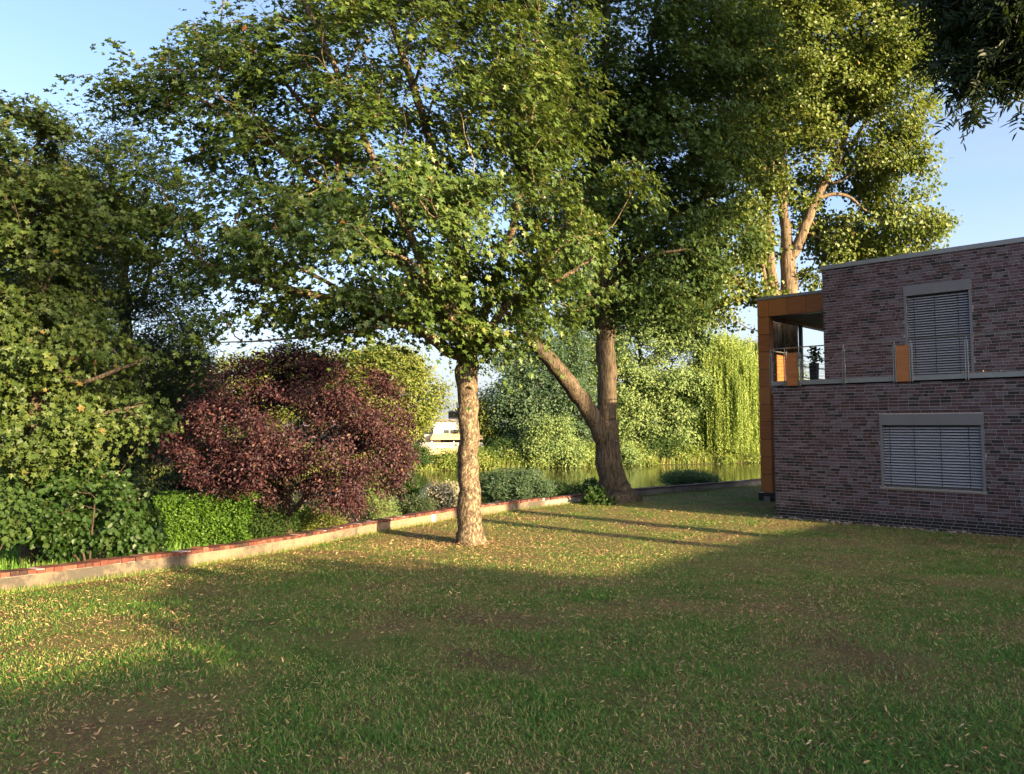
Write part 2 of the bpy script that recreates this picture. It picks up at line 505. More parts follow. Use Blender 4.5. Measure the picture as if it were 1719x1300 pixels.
xs = np.concatenate([np.arange(-90, -24, 2.0), np.arange(-24, 30, 0.3), np.arange(30, 110, 2.0)])
ys = np.concatenate([np.arange(-60, 0, 2.0), np.arange(0, 45, 0.3), np.arange(45, 100, 2.0)])
GX, GY = np.meshgrid(xs, ys, indexing='ij')
GZ, GW = ground(GX, GY)
lump = np.array([noise.noise((x * 0.8, y * 0.8, 0.3)) for x, y in zip(GX.ravel(), GY.ravel())]).reshape(GX.shape)
GZ = GZ + 0.02 * lump
nx, ny = GX.shape
idx = np.arange(nx * ny).reshape(nx, ny)
Q = np.stack([idx[:-1, :-1], idx[1:, :-1], idx[1:, 1:], idx[:-1, 1:]], -1).reshape(-1, 4)
GV = np.stack([GX, GY, GZ], -1).reshape(-1, 3)
fw = GW.ravel()[Q].mean(1)
def sub_mesh(name, q, mat):
    used, inv = np.unique(q.ravel(), return_inverse=True)
    return mesh_np(name, GV[used], inv, np.arange(len(q)) * 4, mat, None, True)
tag(sub_mesh('lawn', Q[fw < 0.12], MAT['lawn']), kind='structure')
tag(sub_mesh('river_bank', Q[(fw >= 0.12)], MAT['bank']), kind='structure')
m_ = MB(); m_.poly([(-400, -60, WATER), (400, -60, WATER), (400, 500, WATER), (-400, 500, WATER)], [(0, 1, 2, 3)])
tag(m_.build('river', MAT['water']), kind='structure')

# far bank: waterline through two photo points
FB0, FB1 = at(560, 795, 1.0), None
def on_water(u, v):
    r = ray(u, v); k = (WATER - EYE) / r[2]
    return np.array((r[0] * k, r[1] * k))
fb = [on_water(480, 796), on_water(690, 794), on_water(1000, 784), on_water(1276, 777)]
fdir = unit(fb[3] - fb[0]); fnor = np.array((-fdir[1], fdir[0]))
def far_pt(along_px, off):
    """point on the far bank: seen along the column along_px, off metres behind the waterline"""
    r = ray(along_px, 700)[:2]
    o = fb[0] + fnor * off
    k = (o[0] * fdir[1] - o[1] * fdir[0]) / (r[0] * fdir[1] - r[1] * fdir[0])
    return r * k
def far_z(off):
    return WATER + 0.05 + 0.7 * float(ss(0, 4, off)) + 2.2 * float(ss(20, 50, off))
aa = np.linspace(-260, 330, 119)
oo = np.array([-3, -1, 0, 0.6, 1.5, 3, 5, 8, 12, 18, 26, 40, 80, 200, 700])
FV = []
for a in aa:
    for o in oo:
        wob = 0.8 * noise.noise((a * 0.15, o * 0.1, 2.0))
        p = fb[0] + fdir * a + fnor * (o + wob * (1 if o < 20 else 0))
        FV.append((p[0], p[1], far_z(o) - (1.2 if o < -2 else 0.25 if o < 0 else 0)))
fi = np.arange(len(aa) * len(oo)).reshape(len(aa), len(oo))
FQ = np.stack([fi[:-1, :-1], fi[1:, :-1], fi[1:, 1:], fi[:-1, 1:]], -1).reshape(-1, 4)
tag(mesh_np('far_bank', FV, FQ.ravel(), np.arange(len(FQ)) * 4, MAT['bank'], None, True), kind='structure')

# ------------------------------------------------------------------ foliage
def template(kind):
    if kind == 'maple':
        half = [(0, 0), (.40, -.02), (.45, .10), (.27, .28), (.56, .52), (.50, .66), (.20, .62), (0, 1)]
    elif kind == 'oval':
        half = [(0, 0), (.30, .28), (.27, .68), (0, 1)]
    elif kind == 'round':
        half = [(0, 0), (.42, .15), (.46, .55), (.2, .85), (0, 1)]
    elif kind == 'narrow':
        half = [(0, 0), (.13, .35), (.10, .75), (0, 1)]
    elif kind == 'quad':
        half = [(0, 0), (.36, .5), (0, 1)]
    h = np.array(half, float)
    n = len(h)
    V = [(x, y, 0.28 * x - 0.16 * y * y) for x, y in h] + [(-x, y, 0.28 * x - 0.16 * y * y) for x, y in h[1:-1]]
    if kind == 'quad':
        return np.array(V), [[0, 1, 2, 3]]
    R = list(range(n))
    L = [0] + [n - 1] + [n + i for i in range(n - 3, -1, -1)]
    return np.array(V), [R, L]
TPL = {k: template(k) for k in ('maple', 'oval', 'round', 'narrow', 'quad')}

def leaves(name, P, Nrm, Dir, size, tint, kind, mat, parent=None):
    T, F = TPL[kind]
    n, k = len(P), len(T)
    Nrm = unit(Nrm)
    X = unit(np.cross(Dir, Nrm))
    Y = np.cross(Nrm, X)
    V = P[:, None] + size[:, None, None] * (T[None, :, 0:1] * X[:, None] + T[None, :, 1:2] * Y[:, None] + T[None, :, 2:3] * Nrm[:, None])
    base = (np.arange(n) * k)[:, None]
    loops = np.concatenate([base + np.array(f)[None] for f in F], 1).ravel()
    lens = np.tile([len(f) for f in F], n)
    starts = np.concatenate([[0], np.cumsum(lens)[:-1]])
    return mesh_np(name, V.reshape(-1, 3), loops, starts, mat, parent, False, fattr={'tint': np.repeat(tint, len(F))})

def rand_dirs(n):
    return unit(rng.normal(size=(n, 3)))

def E(u, v, y, rx, ry, rd):
    """ellipsoid: centre seen at (u, v) at depth y, radii in photo pixels at that depth, depth radius in metres"""
    return (at(u, v, y), np.array((rx * y / FPX, rd, ry * y / FPX)))

def in_ells(ells, n, shell=0.0, nz=0.0, nzscale=1.6, seed=0.0, zsq=1.0):
    vol = np.array([np.prod(e[1]) for e in ells]) ** 0.9
    out = []
    have = 0
    while have < n:
        k = rng.choice(len(ells), size=n, p=vol / vol.sum())
        d = rand_dirs(n) * (rng.random(n) ** (1 / (3 + 5 * shell)) * (1 + np.abs(rng.normal(size=n)) * .10))[:, None]
        C = np.array([e[0] for e in ells])[k]
        R = np.array([e[1] for e in ells])[k]
        P = C + d * R
        if nz:
            q = np.array([noise.noise(Vector(p / nzscale * np.array((1, 1, zsq))) + Vector((seed, seed * 2, 0))) for p in P])
            P = P[q > nz]
        out.append(P); have += len(P)
    return np.concatenate(out)[:n]

class Skeleton:
    def __init__(self):
        self.P, self.par, self.R, self.L = [], [], [], []
    def add(self, p, par, r=0.0):
        self.P.append(np.asarray(p, float)); self.par.append(par); self.R.append(r)
        self.L.append(0.0 if par < 0 else self.L[par] + float(np.linalg.norm(self.P[par] - self.P[-1])))
        return len(self.P) - 1
    def limb(self, pts, radii, start=-1, sub=4, wob=0.03):
        """smooth polyline (Catmull-Rom) hung on node start"""
        pts = [np.asarray(p, float) for p in pts]
        if start >= 0:
            pts = [self.P[start]] + pts
            radii = [max(radii[0], 0.0)] + list(radii)
        q = [2 * pts[0] - pts[1]] + pts + [2 * pts[-1] - pts[-2]]
        last = start
        if start < 0:
            last = self.add(pts[0], -1, radii[0])
        ids = [last]
        for i in range(len(pts) - 1):
            a, b, c, d = q[i], q[i + 1], q[i + 2], q[i + 3]
            for k in range(1, sub + 1):
                t = k / sub
                p = 0.5 * ((2 * b) + (-a + c) * t + (2 * a - 5 * b + 4 * c - d) * t * t + (-a + 3 * b - 3 * c + d) * t ** 3)
                r = radii[i] * (1 - t) + radii[i + 1] * t
                if wob: p = p + rng.normal(size=3) * wob * r * 2
                last = self.add(p, last, r)
                ids.append(last)
        return ids
    def grow(self, pts, w=0.25, step=0.4, lift=0.3, wob=0.05):
        P0 = np.array(self.P)
        d0 = np.array([np.min(np.linalg.norm(P0 - p, axis=1)) for p in pts])
        cap = len(self.P) + sum(int(x / step) + 3 for x in d0) + 20 * len(pts)
        buf = np.zeros((cap, 3)); bl = np.zeros(cap)
        n = len(self.P)
        buf[:n] = P0; bl[:n] = self.L
        tips = []
        for i in np.argsort(d0):
            p = pts[i]
            d = np.linalg.norm(buf[:n] - p, axis=1)
            j = int(np.argmin(d + w * bl[:n]))
            dist = d[j]
            pj = self.par[j]
            dirj = unit(self.P[j] - self.P[pj]) if pj >= 0 else np.array((0, 0, 1.0))
            ctrl = self.P[j] + (dirj * 0.6 + np.array((0, 0, lift)) * 0.5) * dist * 0.4
            m = max(1, min(12, int(math.ceil(dist / step))))
            last = j
            for k in range(1, m + 1):
                t = k / m
                q = (1 - t) ** 2 * self.P[j] + 2 * t * (1 - t) * ctrl + t * t * p
                if k < m: q = q + rng.normal(size=3) * wob * min(dist, 1.0)
                last = self.add(q, last, 0.0)
                buf[n] = q; bl[n] = self.L[last]; n += 1
            tips.append(last)
        return tips
    def radii(self, r0=0.006, k=2.3):
        n = len(self.P)
        acc = np.zeros(n)
        kids = np.zeros(n, int)
        for i in range(n): 
            if self.par[i] >= 0: kids[self.par[i]] += 1
        for i in range(n - 1, -1, -1):
            if kids[i] == 0: acc[i] = r0 ** k
            if self.par[i] >= 0: acc[self.par[i]] += acc[i]
        r = acc ** (1 / k)
        R = np.array(self.R)
        self.rad = np.where(R > 0, np.maximum(R, np.minimum(r, R * 1.15)), np.minimum(r, 0.14))
        # a branch is never thicker than what carries it
        for i in range(n):
            if self.par[i] >= 0 and R[i] == 0:
                self.rad[i] = min(self.rad[i], self.rad[self.par[i]] * 0.9)
    def mesh(self, name, mat, parent, rmin=0.0, rough=0.06, big=0.09):
        n = len(self.P)
        P = np.array(self.P)
        kids = [[] for _ in range(n)]
        for i in range(n):
            if self.par[i] >= 0: kids[self.par[i]].append(i)
        Vs, Ls, off = [], [], 0
        stack = [(i, True) for i in range(n) if self.par[i] < 0]
        while stack:
            s, root = stack.pop()
            ch = [s] if root else [self.par[s], s]
            while True:
                kk = kids[ch[-1]]
                if not kk: break
                m = max(kk, key=lambda j: self.rad[j])
                for j in kk:
                    if j != m: stack.append((j, False))
                ch.append(m)
            rad = self.rad[ch].copy()
            if not root: rad[0] = min(rad[0], rad[1] * 1.25)
            if len(ch) < 2 or rad.max() < rmin: continue
            keep = rad >= rmin
            keep[:2] = True
            ch = [c for c, q in zip(ch, keep) if q]; rad = rad[keep]
            rad[-1] *= 0.6
            sides = 20 if rad.max() > big else 7 if rad.max() > 0.03 else 4
            pts = P[ch]
            bumps = None
            if sides == 20:
                # resample finely so that the trunk can be lumpy
                seg = np.concatenate([[0], np.cumsum(np.linalg.norm(np.diff(pts, axis=0), axis=1))])
                m = max(len(pts), int(seg[-1] / 0.09))
                tt = np.linspace(0, seg[-1], m)
                pts = np.stack([np.interp(tt, seg, pts[:, c]) for c in range(3)], 1)
                rad = np.interp(tt, seg, rad)
                ang = np.arange(sides) * 2 * math.pi / sides
                bumps = np.array([[1 + rough * noise.noise((math.cos(a) * 1.4 + off, math.sin(a) * 1.4, t * 2.2)) + rough * 0.6 * noise.noise((math.cos(a) * 3, math.sin(a) * 3 + off, t * 7)) for a in ang] for t in tt])
            if bumps is not None and root:
                fl = np.array([max(0, 0.5 * noise.noise((math.cos(a) * 1.8 + 9, math.sin(a) * 1.8, 3.0)) + .12) for a in ang])
                bumps = bumps + np.exp(-np.maximum(tt - .2, 0) / .28)[:, None] * fl[None]
            V = ring_verts(pts, rad, sides, bumps)
            m = len(pts)
            i0 = (np.arange(m - 1)[:, None] * sides + np.arange(sides)[None])
            i1 = (np.arange(m - 1)[:, None] * sides + (np.arange(sides)[None] + 1) % sides)
            q = np.stack([i0, i1, i1 + sides, i0 + sides], -1).reshape(-1, 4) + off
            Vs.append(V); Ls.append(q); off += len(V)
        V = np.concatenate(Vs); q = np.concatenate(Ls)
        return mesh_np(name, V, q.ravel(), np.arange(len(q)) * 4, mat, parent, True)

def crown(sk, tips, per, spread, size, kind, mat, parent, centre, flat=0.55, droop=0.25, name='crown', yellow=0.0, zf=0.6, spray=0.0):
    """leaves round the last stretch of every twig"""
    tp = np.array([sk.P[t] for t in tips])
    pp = np.array([sk.P[sk.par[t]] for t in tips])
    n = len(tips)
    k = np.repeat(np.arange(n), per)
    m = len(k)
    along = rng.random(m)[:, None]
    vec = tp[k] - pp[k]
    P = tp[k] - vec * (along * 1.2 - 0.2) + rng.normal(size=(m, 3)) * spread * np.array((1, 1, zf))
    out = unit(P - centre)
    if spray:
        # flat drooping fans of leaves, one to a twig
        to = unit(tp - centre)
        pn = unit(np.array((0, 0, 1.0)) + .45 * to + rng.normal(size=(n, 3)) * .25)[k]
        g = rng.normal(size=(m, 3))
        g -= pn * (g * pn).sum(1, keepdims=True)
        g *= spray * (.6 + .8 * rng.random(n))[k][:, None]
        rad = np.linalg.norm(g, axis=1)
        P = tp[k] - vec * (along * .6 - .1) + g + pn * rng.normal(size=(m, 1)) * .035
        P[:, 2] -= .45 * rad ** 2 / (spray + .05)
    Nrm = np.array((0, 0, 1.0)) * flat + out * 0.35 + np.array((S_H[0], S_H[1], 0.2)) * 0.42 + rng.normal(size=(m, 3)) * 0.5
    if spray: Nrm = Nrm + pn * .7
    Dr = unit(P - pp[k]) + out * 0.3 + np.array((0, 0, -droop)) + rng.normal(size=(m, 3)) * 0.4
    clump = rng.random(n) * 0.4
    tint = np.clip(clump[k] + rng.random(m) * 0.55 + (rng.random(m) < yellow) * 0.4, 0, 1)
    sz = size * (0.5 + 0.85 * rng.random(m))
    return leaves(name, P, Nrm, Dr, sz, tint, kind, mat, parent)

def px_limb(pts):
    return [at(u, v, y) for u, v, y, r in pts], [r for u, v, y, r in pts]

# ------------------------------------------------------------------ the brick building
C0 = on_ground(1303, 868); C0[2] = 0.0
DR = np.array((0.717, -0.697, 0.0)); DR /= np.linalg.norm(DR)      # along the front, to the right
NB = np.array((-DR[1], DR[0], 0.0))                                 # into the building
UP = np.array((0, 0, 1.0))
def bp(s, t, z): return C0 + DR * s + NB * t + UP * z
def hit(u, v, t):
    """where the ray through a photo pixel meets the plane t metres behind the front: (s, z)"""
    r = ray(u, v); o = np.array((0, 0, EYE))
    k = ((C0 + NB * t - o) @ NB) / (r @ NB)
    p = o + r * k - C0
    return float(p @ DR), float(p[2])
def bbox(mb, s0, s1, t0, t1, z0, z1, a=0.0):
    mb.box8([bp(s0, t0, z0), bp(s1, t0, z0), bp(s1, t1, z0), bp(s0, t1, z0), bp(s0, t0, z1), bp(s1, t0, z1), bp(s1, t1, z1), bp(s0, t1, z1)], a)

LZ = 3.95
bld = thing('brick_building', 'two-storey dark brick building with wood-clad corner frame and steel terrace railing', 'building', C0)

def bricks(mb, o, along, nrm, s0, s1, z0, z1, holes=(), dark_rows=0):
    """courses of single bricks, each a shallow box standing proud of the mortar"""
    row = 0
    z = z0
    while z + 0.05 < z1:
        zt = min(z + 0.071, z1)
        s = s0 - rng.random() * 0.2
        while s < s1:
            w = 0.115 if rng.random() < 0.2 else 0.24
            segs = [(max(s, s0), min(s + w, s1))]
            for (h0, h1, y0, y1) in holes:
                if zt > y0 and z < y1:
                    segs = [q for a, b in segs for q in ((a, min(b, h0)), (max(a, h1), b)) if q[1] - q[0] > 0.03]
            r = rng.random()
            tint = 0.05 if r < 0.13 else 0.17 + 0.83 * rng.random()
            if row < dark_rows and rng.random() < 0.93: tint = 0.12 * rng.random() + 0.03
            for a, b in segs:
                d = 0.007 + 0.003 * rng.random()
                P = [o + along * x + UP * y - nrm * e for e in (-0.01, d) for x, y in ((a, z), (b, z), (b, zt), (a, zt))]
                mb.poly(P, [(4, 5, 6, 7), (0, 1, 5, 4), (1, 2, 6, 5), (2, 3, 7, 6), (3, 0, 4, 7)], tint)
            s += w + 0.011
        z += 0.0833
        row += 1

def window(s0, s1, z0, z1, headh, t, sill, label, cords):
    f = MB()
    fw = 0.07
    bbox(f, s0, s0 + fw, t - 0.015, t + 0.16, z0, z1 - headh)
    bbox(f, s1 - fw, s1, t - 0.015, t + 0.16, z0, z1 - headh)
    bbox(f, s0 + fw, s1 - fw, t + 0.13, t + 0.16, z0, z0 + 0.08)
    w = tag(f.build('window', MAT['grey_metal'], bld), label)
    h = MB(); bbox(h, s0 - 0.004, s1 + 0.004, t - 0.03, t + 0.16, z1 - headh, z1)
    h.build('blind_box', MAT['grey_metal'], w)
    g = MB(); bbox(g, s0 + fw, s1 - fw, t + 0.165, t + 0.18, z0, z1 - headh)
    g.build('pane', MAT['dark'], w)
    b = MB()
    z = z0 + 0.10 if sill else z0 + 0.04
    ca, sa = math.cos(math.radians(38)), math.sin(math.radians(38))
    while z < z1 - headh - 0.02:
        # a curved slat: five-point arc across its 80 mm width, tilted outwards and down
        a0, a1 = s0 + fw + 0.006, s1 - fw - 0.006
        P = []
        for x in (-1, -0.5, 0, 0.5, 1):
            cx, cz = x * 0.04, 0.009 * (1 - x * x)
            dt, dz = cx * ca - cz * sa, cx * sa + cz * ca
            for s in (a0, a1): P.append(bp(s, t + 0.055 + dt, z + dz + rng.normal() * 0.0006))
        b.poly(P, [(2 * i, 2 * i + 1, 2 * i + 3, 2 * i + 2) for i in range(4)])
        z += 0.0725
    b.build('blind', MAT['slat'], w, True)
    c = MB()
    for q in cords:
        s = s0 + (s1 - s0) * q
        bbox(c, s - 0.006, s + 0.006, t + 0.008, t + 0.014, z0 + 0.06, z1 - headh)
    c.build('ladder_cord', MAT['dark'], w)
    if sill:
        k = MB(); bbox(k, s0 - 0.03, s1 + 0.03, t - 0.05, t + 0.13, z0 - 0.035, z0 - 0.003)
        k.build('sill', MAT['steel'], w)

# openings from the photograph's corners
a0, za = hit(1476, 696, 0); a1, _ = hit(1651, 694.5, 0); _, zb = hit(1655, 826, 0)
_, zh = hit(1477, 714, 0)
LW = (a0, a1, zb, za)
T2 = 2.28
S2, _ = hit(1383, 560, T2)
b0, zc = hit(1516.5, 481, T2); b1, _ = hit(1630, 468, T2)
_, zd = hit(1517, 498, T2)
UW = (b0, b1, LZ + 0.01, zc)
_, RT = hit(1381, 454, T2)
print('building', C0, LW, UW, S2, RT)
SEND = 20.0
mb = MB()
bbox(mb, 0, LW[0], 0, 0.3, -0.4, LZ - 0.2); bbox(mb, LW[1], SEND, 0, 0.3, -0.4, LZ - 0.2)
bbox(mb, LW[0], LW[1], 0, 0.3, -0.4, LW[2]); bbox(mb, LW[0], LW[1], 0, 0.3, LW[3], LZ - 0.2)
bbox(mb, 0, 0.3, 0.3, 12, -0.4, LZ - 0.2); bbox(mb, 0.3, SEND, 11.7, 12, -0.4, LZ - 0.2)
bbox(mb, SEND - .3, SEND, 0.3, 11.7, -0.4, LZ - 0.2)
lw = tag(mb.build('lower_wall', MAT['mortar'], bld), 'ground-floor wall of mixed purple, grey and black clinker')
br = MB()
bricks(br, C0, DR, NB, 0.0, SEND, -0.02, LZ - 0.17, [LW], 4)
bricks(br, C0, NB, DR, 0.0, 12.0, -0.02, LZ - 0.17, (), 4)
br.build('brick', MAT['brick'], lw)
mb = MB()
bbox(mb, S2, UW[0], T2, T2 + .3, LZ, RT); bbox(mb, UW[1], SEND, T2, T2 + .3, LZ, RT)
bbox(mb, UW[0], UW[1], T2, T2 + .3, UW[3], RT)
bbox(mb, S2, S2 + .3, T2 + .3, 12, LZ, RT); bbox(mb, S2 + .3, SEND, 11.7, 12, LZ, RT); bbox(mb, SEND - .3, SEND, T2 + .3, 11.7, LZ, RT)
uw = tag(mb.build('upper_wall', MAT['mortar'], bld), 'set-back upper-floor wall of dark clinker brick')
br = MB()
bricks(br, C0 + NB * T2, DR, NB, S2, SEND, LZ + 0.005, RT, [UW])
bricks(br, C0 + DR * S2, NB, DR, T2, 12.0, LZ + 0.005, RT)
br.build('brick', MAT['brick'], uw)
window(*LW, LW[3] - zh, 0.0, True, 'wide lower window behind closed grey venetian blind', (0.10, 0.345, 0.60, 0.86))
window(*UW, UW[3] - zd, T2, False, 'tall terrace door behind closed grey venetian blind', (0.15, 0.46, 0.80))
mb = MB()
bbox(mb, -0.03, SEND, -0.03, T2 + 0.05, LZ - 0.13, LZ)
mb.build('terrace_edge', MAT['fascia'], bld)
mb = MB()
bbox(mb, 0.02, SEND - .05, T2 + 0.06, 11.95, LZ - 0.19, LZ - 0.01)
bbox(mb, -2.53, 0.0, 4.24, 11.9, LZ - 0.2, LZ - 0.02)
mb.build('terrace_slab', MAT['slab'], bld)
mb = MB()
bbox(mb, S2 - 0.05, SEND + .05, T2 - 0.05, 12.05, RT, RT + 0.13)
mb.build('roof', MAT['fascia'], bld)

# wood-clad corner frame
tc_, Wc = 4.2, 0.43
s_c, _ = hit(1275, 680, tc_)
_, zt_ = hit(1275, 505, tc_); _, zu = hit(1292, 532, tc_)
def panels(mb, s0, s1, z0, z1, t, n_s, n_z, depth=0.03):
    for i in range(n_s):
        for j in range(n_z):
            a, b = s0 + (s1 - s0) * i / n_s, s0 + (s1 - s0) * (i + 1) / n_s
            c, d = z0 + (z1 - z0) * j / n_z, z0 + (z1 - z0) * (j + 1) / n_z
            bbox(mb, a + 0.006, b - 0.006, t - depth, t, c + 0.009, d - 0.009, rng.random())
core = MB()
bbox(core, s_c + 0.02, s_c + Wc - 0.02, tc_, tc_ + 0.3, 0.32, zu)
bbox(core, s_c + 0.02, S2 - 0.002, tc_, tc_ + 0.3, zu, zt_ - 0.02)
bbox(core, s_c + 0.02, s_c + 0.28, tc_ + 0.3, 11.9, zu, zt_ - 0.02)
fr = tag(core.build('corner_frame', MAT['dark'], bld), 'portal frame clad in orange-brown wood panels')
pm = MB()
panels(pm, s_c, s_c + Wc, 0.32, zu, tc_, 1, 10)
panels(pm, s_c, s_c + Wc, zu, zt_, tc_, 1, 1)
panels(pm, s_c + Wc, S2, zu, zt_, tc_, 4, 1)
for j in range(10):   # inner cheek of the column and its outer side
    c, d = 0.32 + (zu - 0.32) * j / 10, 0.32 + (zu - 0.32) * (j + 1) / 10
    bbox(pm, s_c + Wc - 0.02, s_c + Wc, tc_ + 0.005, tc_ + 0.3, c + .009, d - .009, rng.random())
    bbox(pm, s_c, s_c + 0.02, tc_ + 0.005, tc_ + 0.3, c + .009, d - .009, rng.random())
for j in range(12):
    a, b = tc_ + 0.31 + 7.3 * j / 12, tc_ + 0.31 + 7.3 * (j + 1) / 12
    bbox(pm, s_c + 0.28, s_c + 0.30, a + .006, b - .006, zu + .01, zt_ - .03, rng.random())
    bbox(pm, s_c, s_c + 0.02, a + .006, b - .006, zu + .01, zt_ - .03, rng.random())
pm.build('wood_panel', MAT['wood'], fr)
mb = MB(); bbox(mb, s_c + 0.30, S2 - 0.01, tc_ + 0.3, 11.9, zu + 0.10, zu + 0.13)
mb.build('soffit', MAT['soffit'], fr)
mb = MB(); bbox(mb, s_c - 0.04, S2 - 0.004, tc_ - 0.06, 11.95, zt_, zt_ + 0.10)
mb.build('coping', MAT['fascia'], fr)
mb = MB(); bbox(mb, s_c - 0.08, s_c + Wc + 0.02, tc_ - 0.06, tc_ + 0.4, 0.04, 0.30)
pl = mb.build('plinth', MAT['dark'], fr)
mb = MB(); bbox(mb, s_c + 0.14, s_c + 0.36, tc_ - 0.10, tc_ - 0.062, 0.0, 0.18)
mb.build('socket_plate', MAT['grey_metal'], pl)
mb = MB()
bbox(mb, s_c + 0.03, s_c + 0.15, 7.5, 7.62, LZ, zu)
bbox(mb, s_c + 0.03, s_c + 0.11, 11.6, 11.68, LZ, zu)
for z in (LZ + 0.98, LZ + 0.55, LZ + 0.12):
    bbox(mb, s_c + 0.05, s_c + 0.09, tc_ + 0.3, 11.6, z, z + 0.045)
mb.build('side_mullion', MAT['dark_steel'], fr)

# steel terrace railing
rail = MB(); wires = MB()
TR = -0.055
RZ = LZ + 0.95
pxs = {}
for u in (1294, 1317.5, 1341, 1344.5, 1416.5, 1419.5, 1502, 1529.5, 1623.5, 1626.5):
    pxs[u] = hit(u, 610, TR)[0]
rail.tube([bp(0.10, TR, RZ), bp(SEND * 0.9, TR, RZ)], 0.017, 8)
rail.tube([bp(0.10, TR, RZ), bp(0.0, TR + .05, RZ - 0.04), bp(-0.02, 0.2, RZ - 0.05), bp(-0.02, T2 + 1.7, RZ - 0.05)], 0.019, 8)
for i in range(7):
    z = LZ + 0.10 + i * 0.105
    wires.tube([bp(pxs[1294], TR, z), bp(SEND * 0.9, TR, z)], 0.0035, 5)
    wires.tube([bp(-0.02, TR, z), bp(-0.02, T2 + 1.7, z)], 0.0035, 5)
ro = rail.build('railing', MAT['steel'], bld, True)
wires.build('wire', MAT['steel_dull'], ro)
post_s = [pxs[1294], pxs[1317.5], pxs[1342 - 1], pxs[1418 - 1.5], pxs[1502], pxs[1529.5], pxs[1623.5], 8.6, 10.6, 12.6, 14.6]
def post(P):
    mb = MB()
    for e in (-0.028, 0.028):
        q = [P(e - 0.008, -0.02, LZ - 0.17), P(e + 0.008, -0.02, LZ - 0.17), P(e + 0.008, 0.025, LZ - 0.17), P(e - 0.008, 0.025, LZ - 0.17)]
        mb.box8(q + [x + UP * 0.98 for x in q])
    mb.tube([P(0, 0, LZ + 0.72), P(0, 0.0, RZ)], 0.008, 6)
    mb.tube([P(-0.045, 0.0, LZ + 0.77), P(0.045, 0.0, LZ + 0.77)], 0.006, 6)
    mb.build('post', MAT['steel'], ro)
for s in post_s:
    post(lambda e, t, z, s=s: bp(s + e, TR + t, z))
for t in (0.95, 2.0):
    post(lambda e, q, z, t=t: bp(-0.02 + q, t + e, z))
def panel(P0, P1, thick):
    mb = MB(); nz = np.cross(P1 - P0, UP); nz = nz / np.linalg.norm(nz) * thick
    b = [P0, P1, P1 + nz, P0 + nz]
    mb.box8([x + UP * (LZ - 0.15) for x in b] + [x + UP * (LZ + 0.80) for x in b], rng.random())
    mb.build('infill_panel', MAT['wood'], ro)
panel(bp(pxs[1317.5] + 0.06, TR + 0.01, 0), bp(pxs[1341] - 0.045, TR + 0.01, 0), 0.025)
panel(bp(pxs[1502] + 0.045, TR + 0.01, 0), bp(pxs[1529.5] - 0.045, TR + 0.01, 0), 0.025)
panel(bp(-0.01, 0.25, 0), bp(-0.01, 0.78, 0), 0.025)

# lower wing of the same building, outside the frame on the right; its roof shades the lawn
WS, WH = 22.0, 4.2
mb = MB(); bbox(mb, WS, WS + 9, -34, 11, -0.5, WH)
wg = mb.build('side_wing', MAT['mortar'], bld)
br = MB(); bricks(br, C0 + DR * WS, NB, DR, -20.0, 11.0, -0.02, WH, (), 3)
br.build('brick', MAT['brick'], wg)
mb = MB(); bbox(mb, WS - 0.05, WS + 9.05, -34.05, 11.05, WH, WH + 0.13)
mb.build('coping', MAT['fascia'], wg)
for t0_, t1_, hh in ((-33.5, -18.2, 4.65),):  # unseen box added to raise the roofline and set the lawn's shadow edge
    mb = MB(); bbox(mb, WS + .3, WS + 7, t0_, t1_, WH + 0.13, hh)
    mb.build('roof_shade_box', MAT['grey_metal'], wg)
for t_, hh, ww in ((-5.7, 5.2, 0.5), (-3.3, 5.0, 0.6)):  # unseen stacks added to cast the two thin shadow streaks on the lawn
    mb = MB(); bbox(mb, WS + 1, WS + 1 + ww, t_ - ww / 2, t_ + ww / 2, WH + 0.13, WH + hh)
    mb.build('chimney', MAT['brick'], wg)

# planter on the terrace
pp_ = bp(-1.0, 5.3, LZ - 0.02)
tp = thing('potted_plant', 'leafy plant in a tall dark planter on the upper terrace', 'plant', pp_)
mb = MB()
q = [pp_ + DR * a + NB * b for a, b in ((-.1, -.1), (.1, -.1), (.1, .1), (-.1, .1))]
q2 = [pp_ + DR * a + NB * b + UP * 0.93 for a, b in ((-.13, -.13), (.13, -.13), (.13, .13), (-.13, .13))]
mb.box8(q + q2); mb.build('planter', MAT['dark'], tp)
n = 150
st = pp_ + UP * 0.93 + np.stack([rng.normal(0, .10, n), rng.normal(0, .10, n), rng.random(n) * 0.55], 1)
leaves('foliage', st, rand_dirs(n) + UP, rand_dirs(n) + UP * 0.3, 0.09 + 0.06 * rng.random(n), rng.random(n), 'oval', MAT['oak_leaf'], tp)
mb = MB()
for _ in range(5):
    mb.tube([pp_ + UP * 0.9, pp_ + UP * 1.2 + rng.normal(size=3) * .05, pp_ + UP * 1.5 + rng.normal(size=3) * .09], [.01, .007, .003], 5)
mb.build('stem', MAT['bark_dark'], tp)

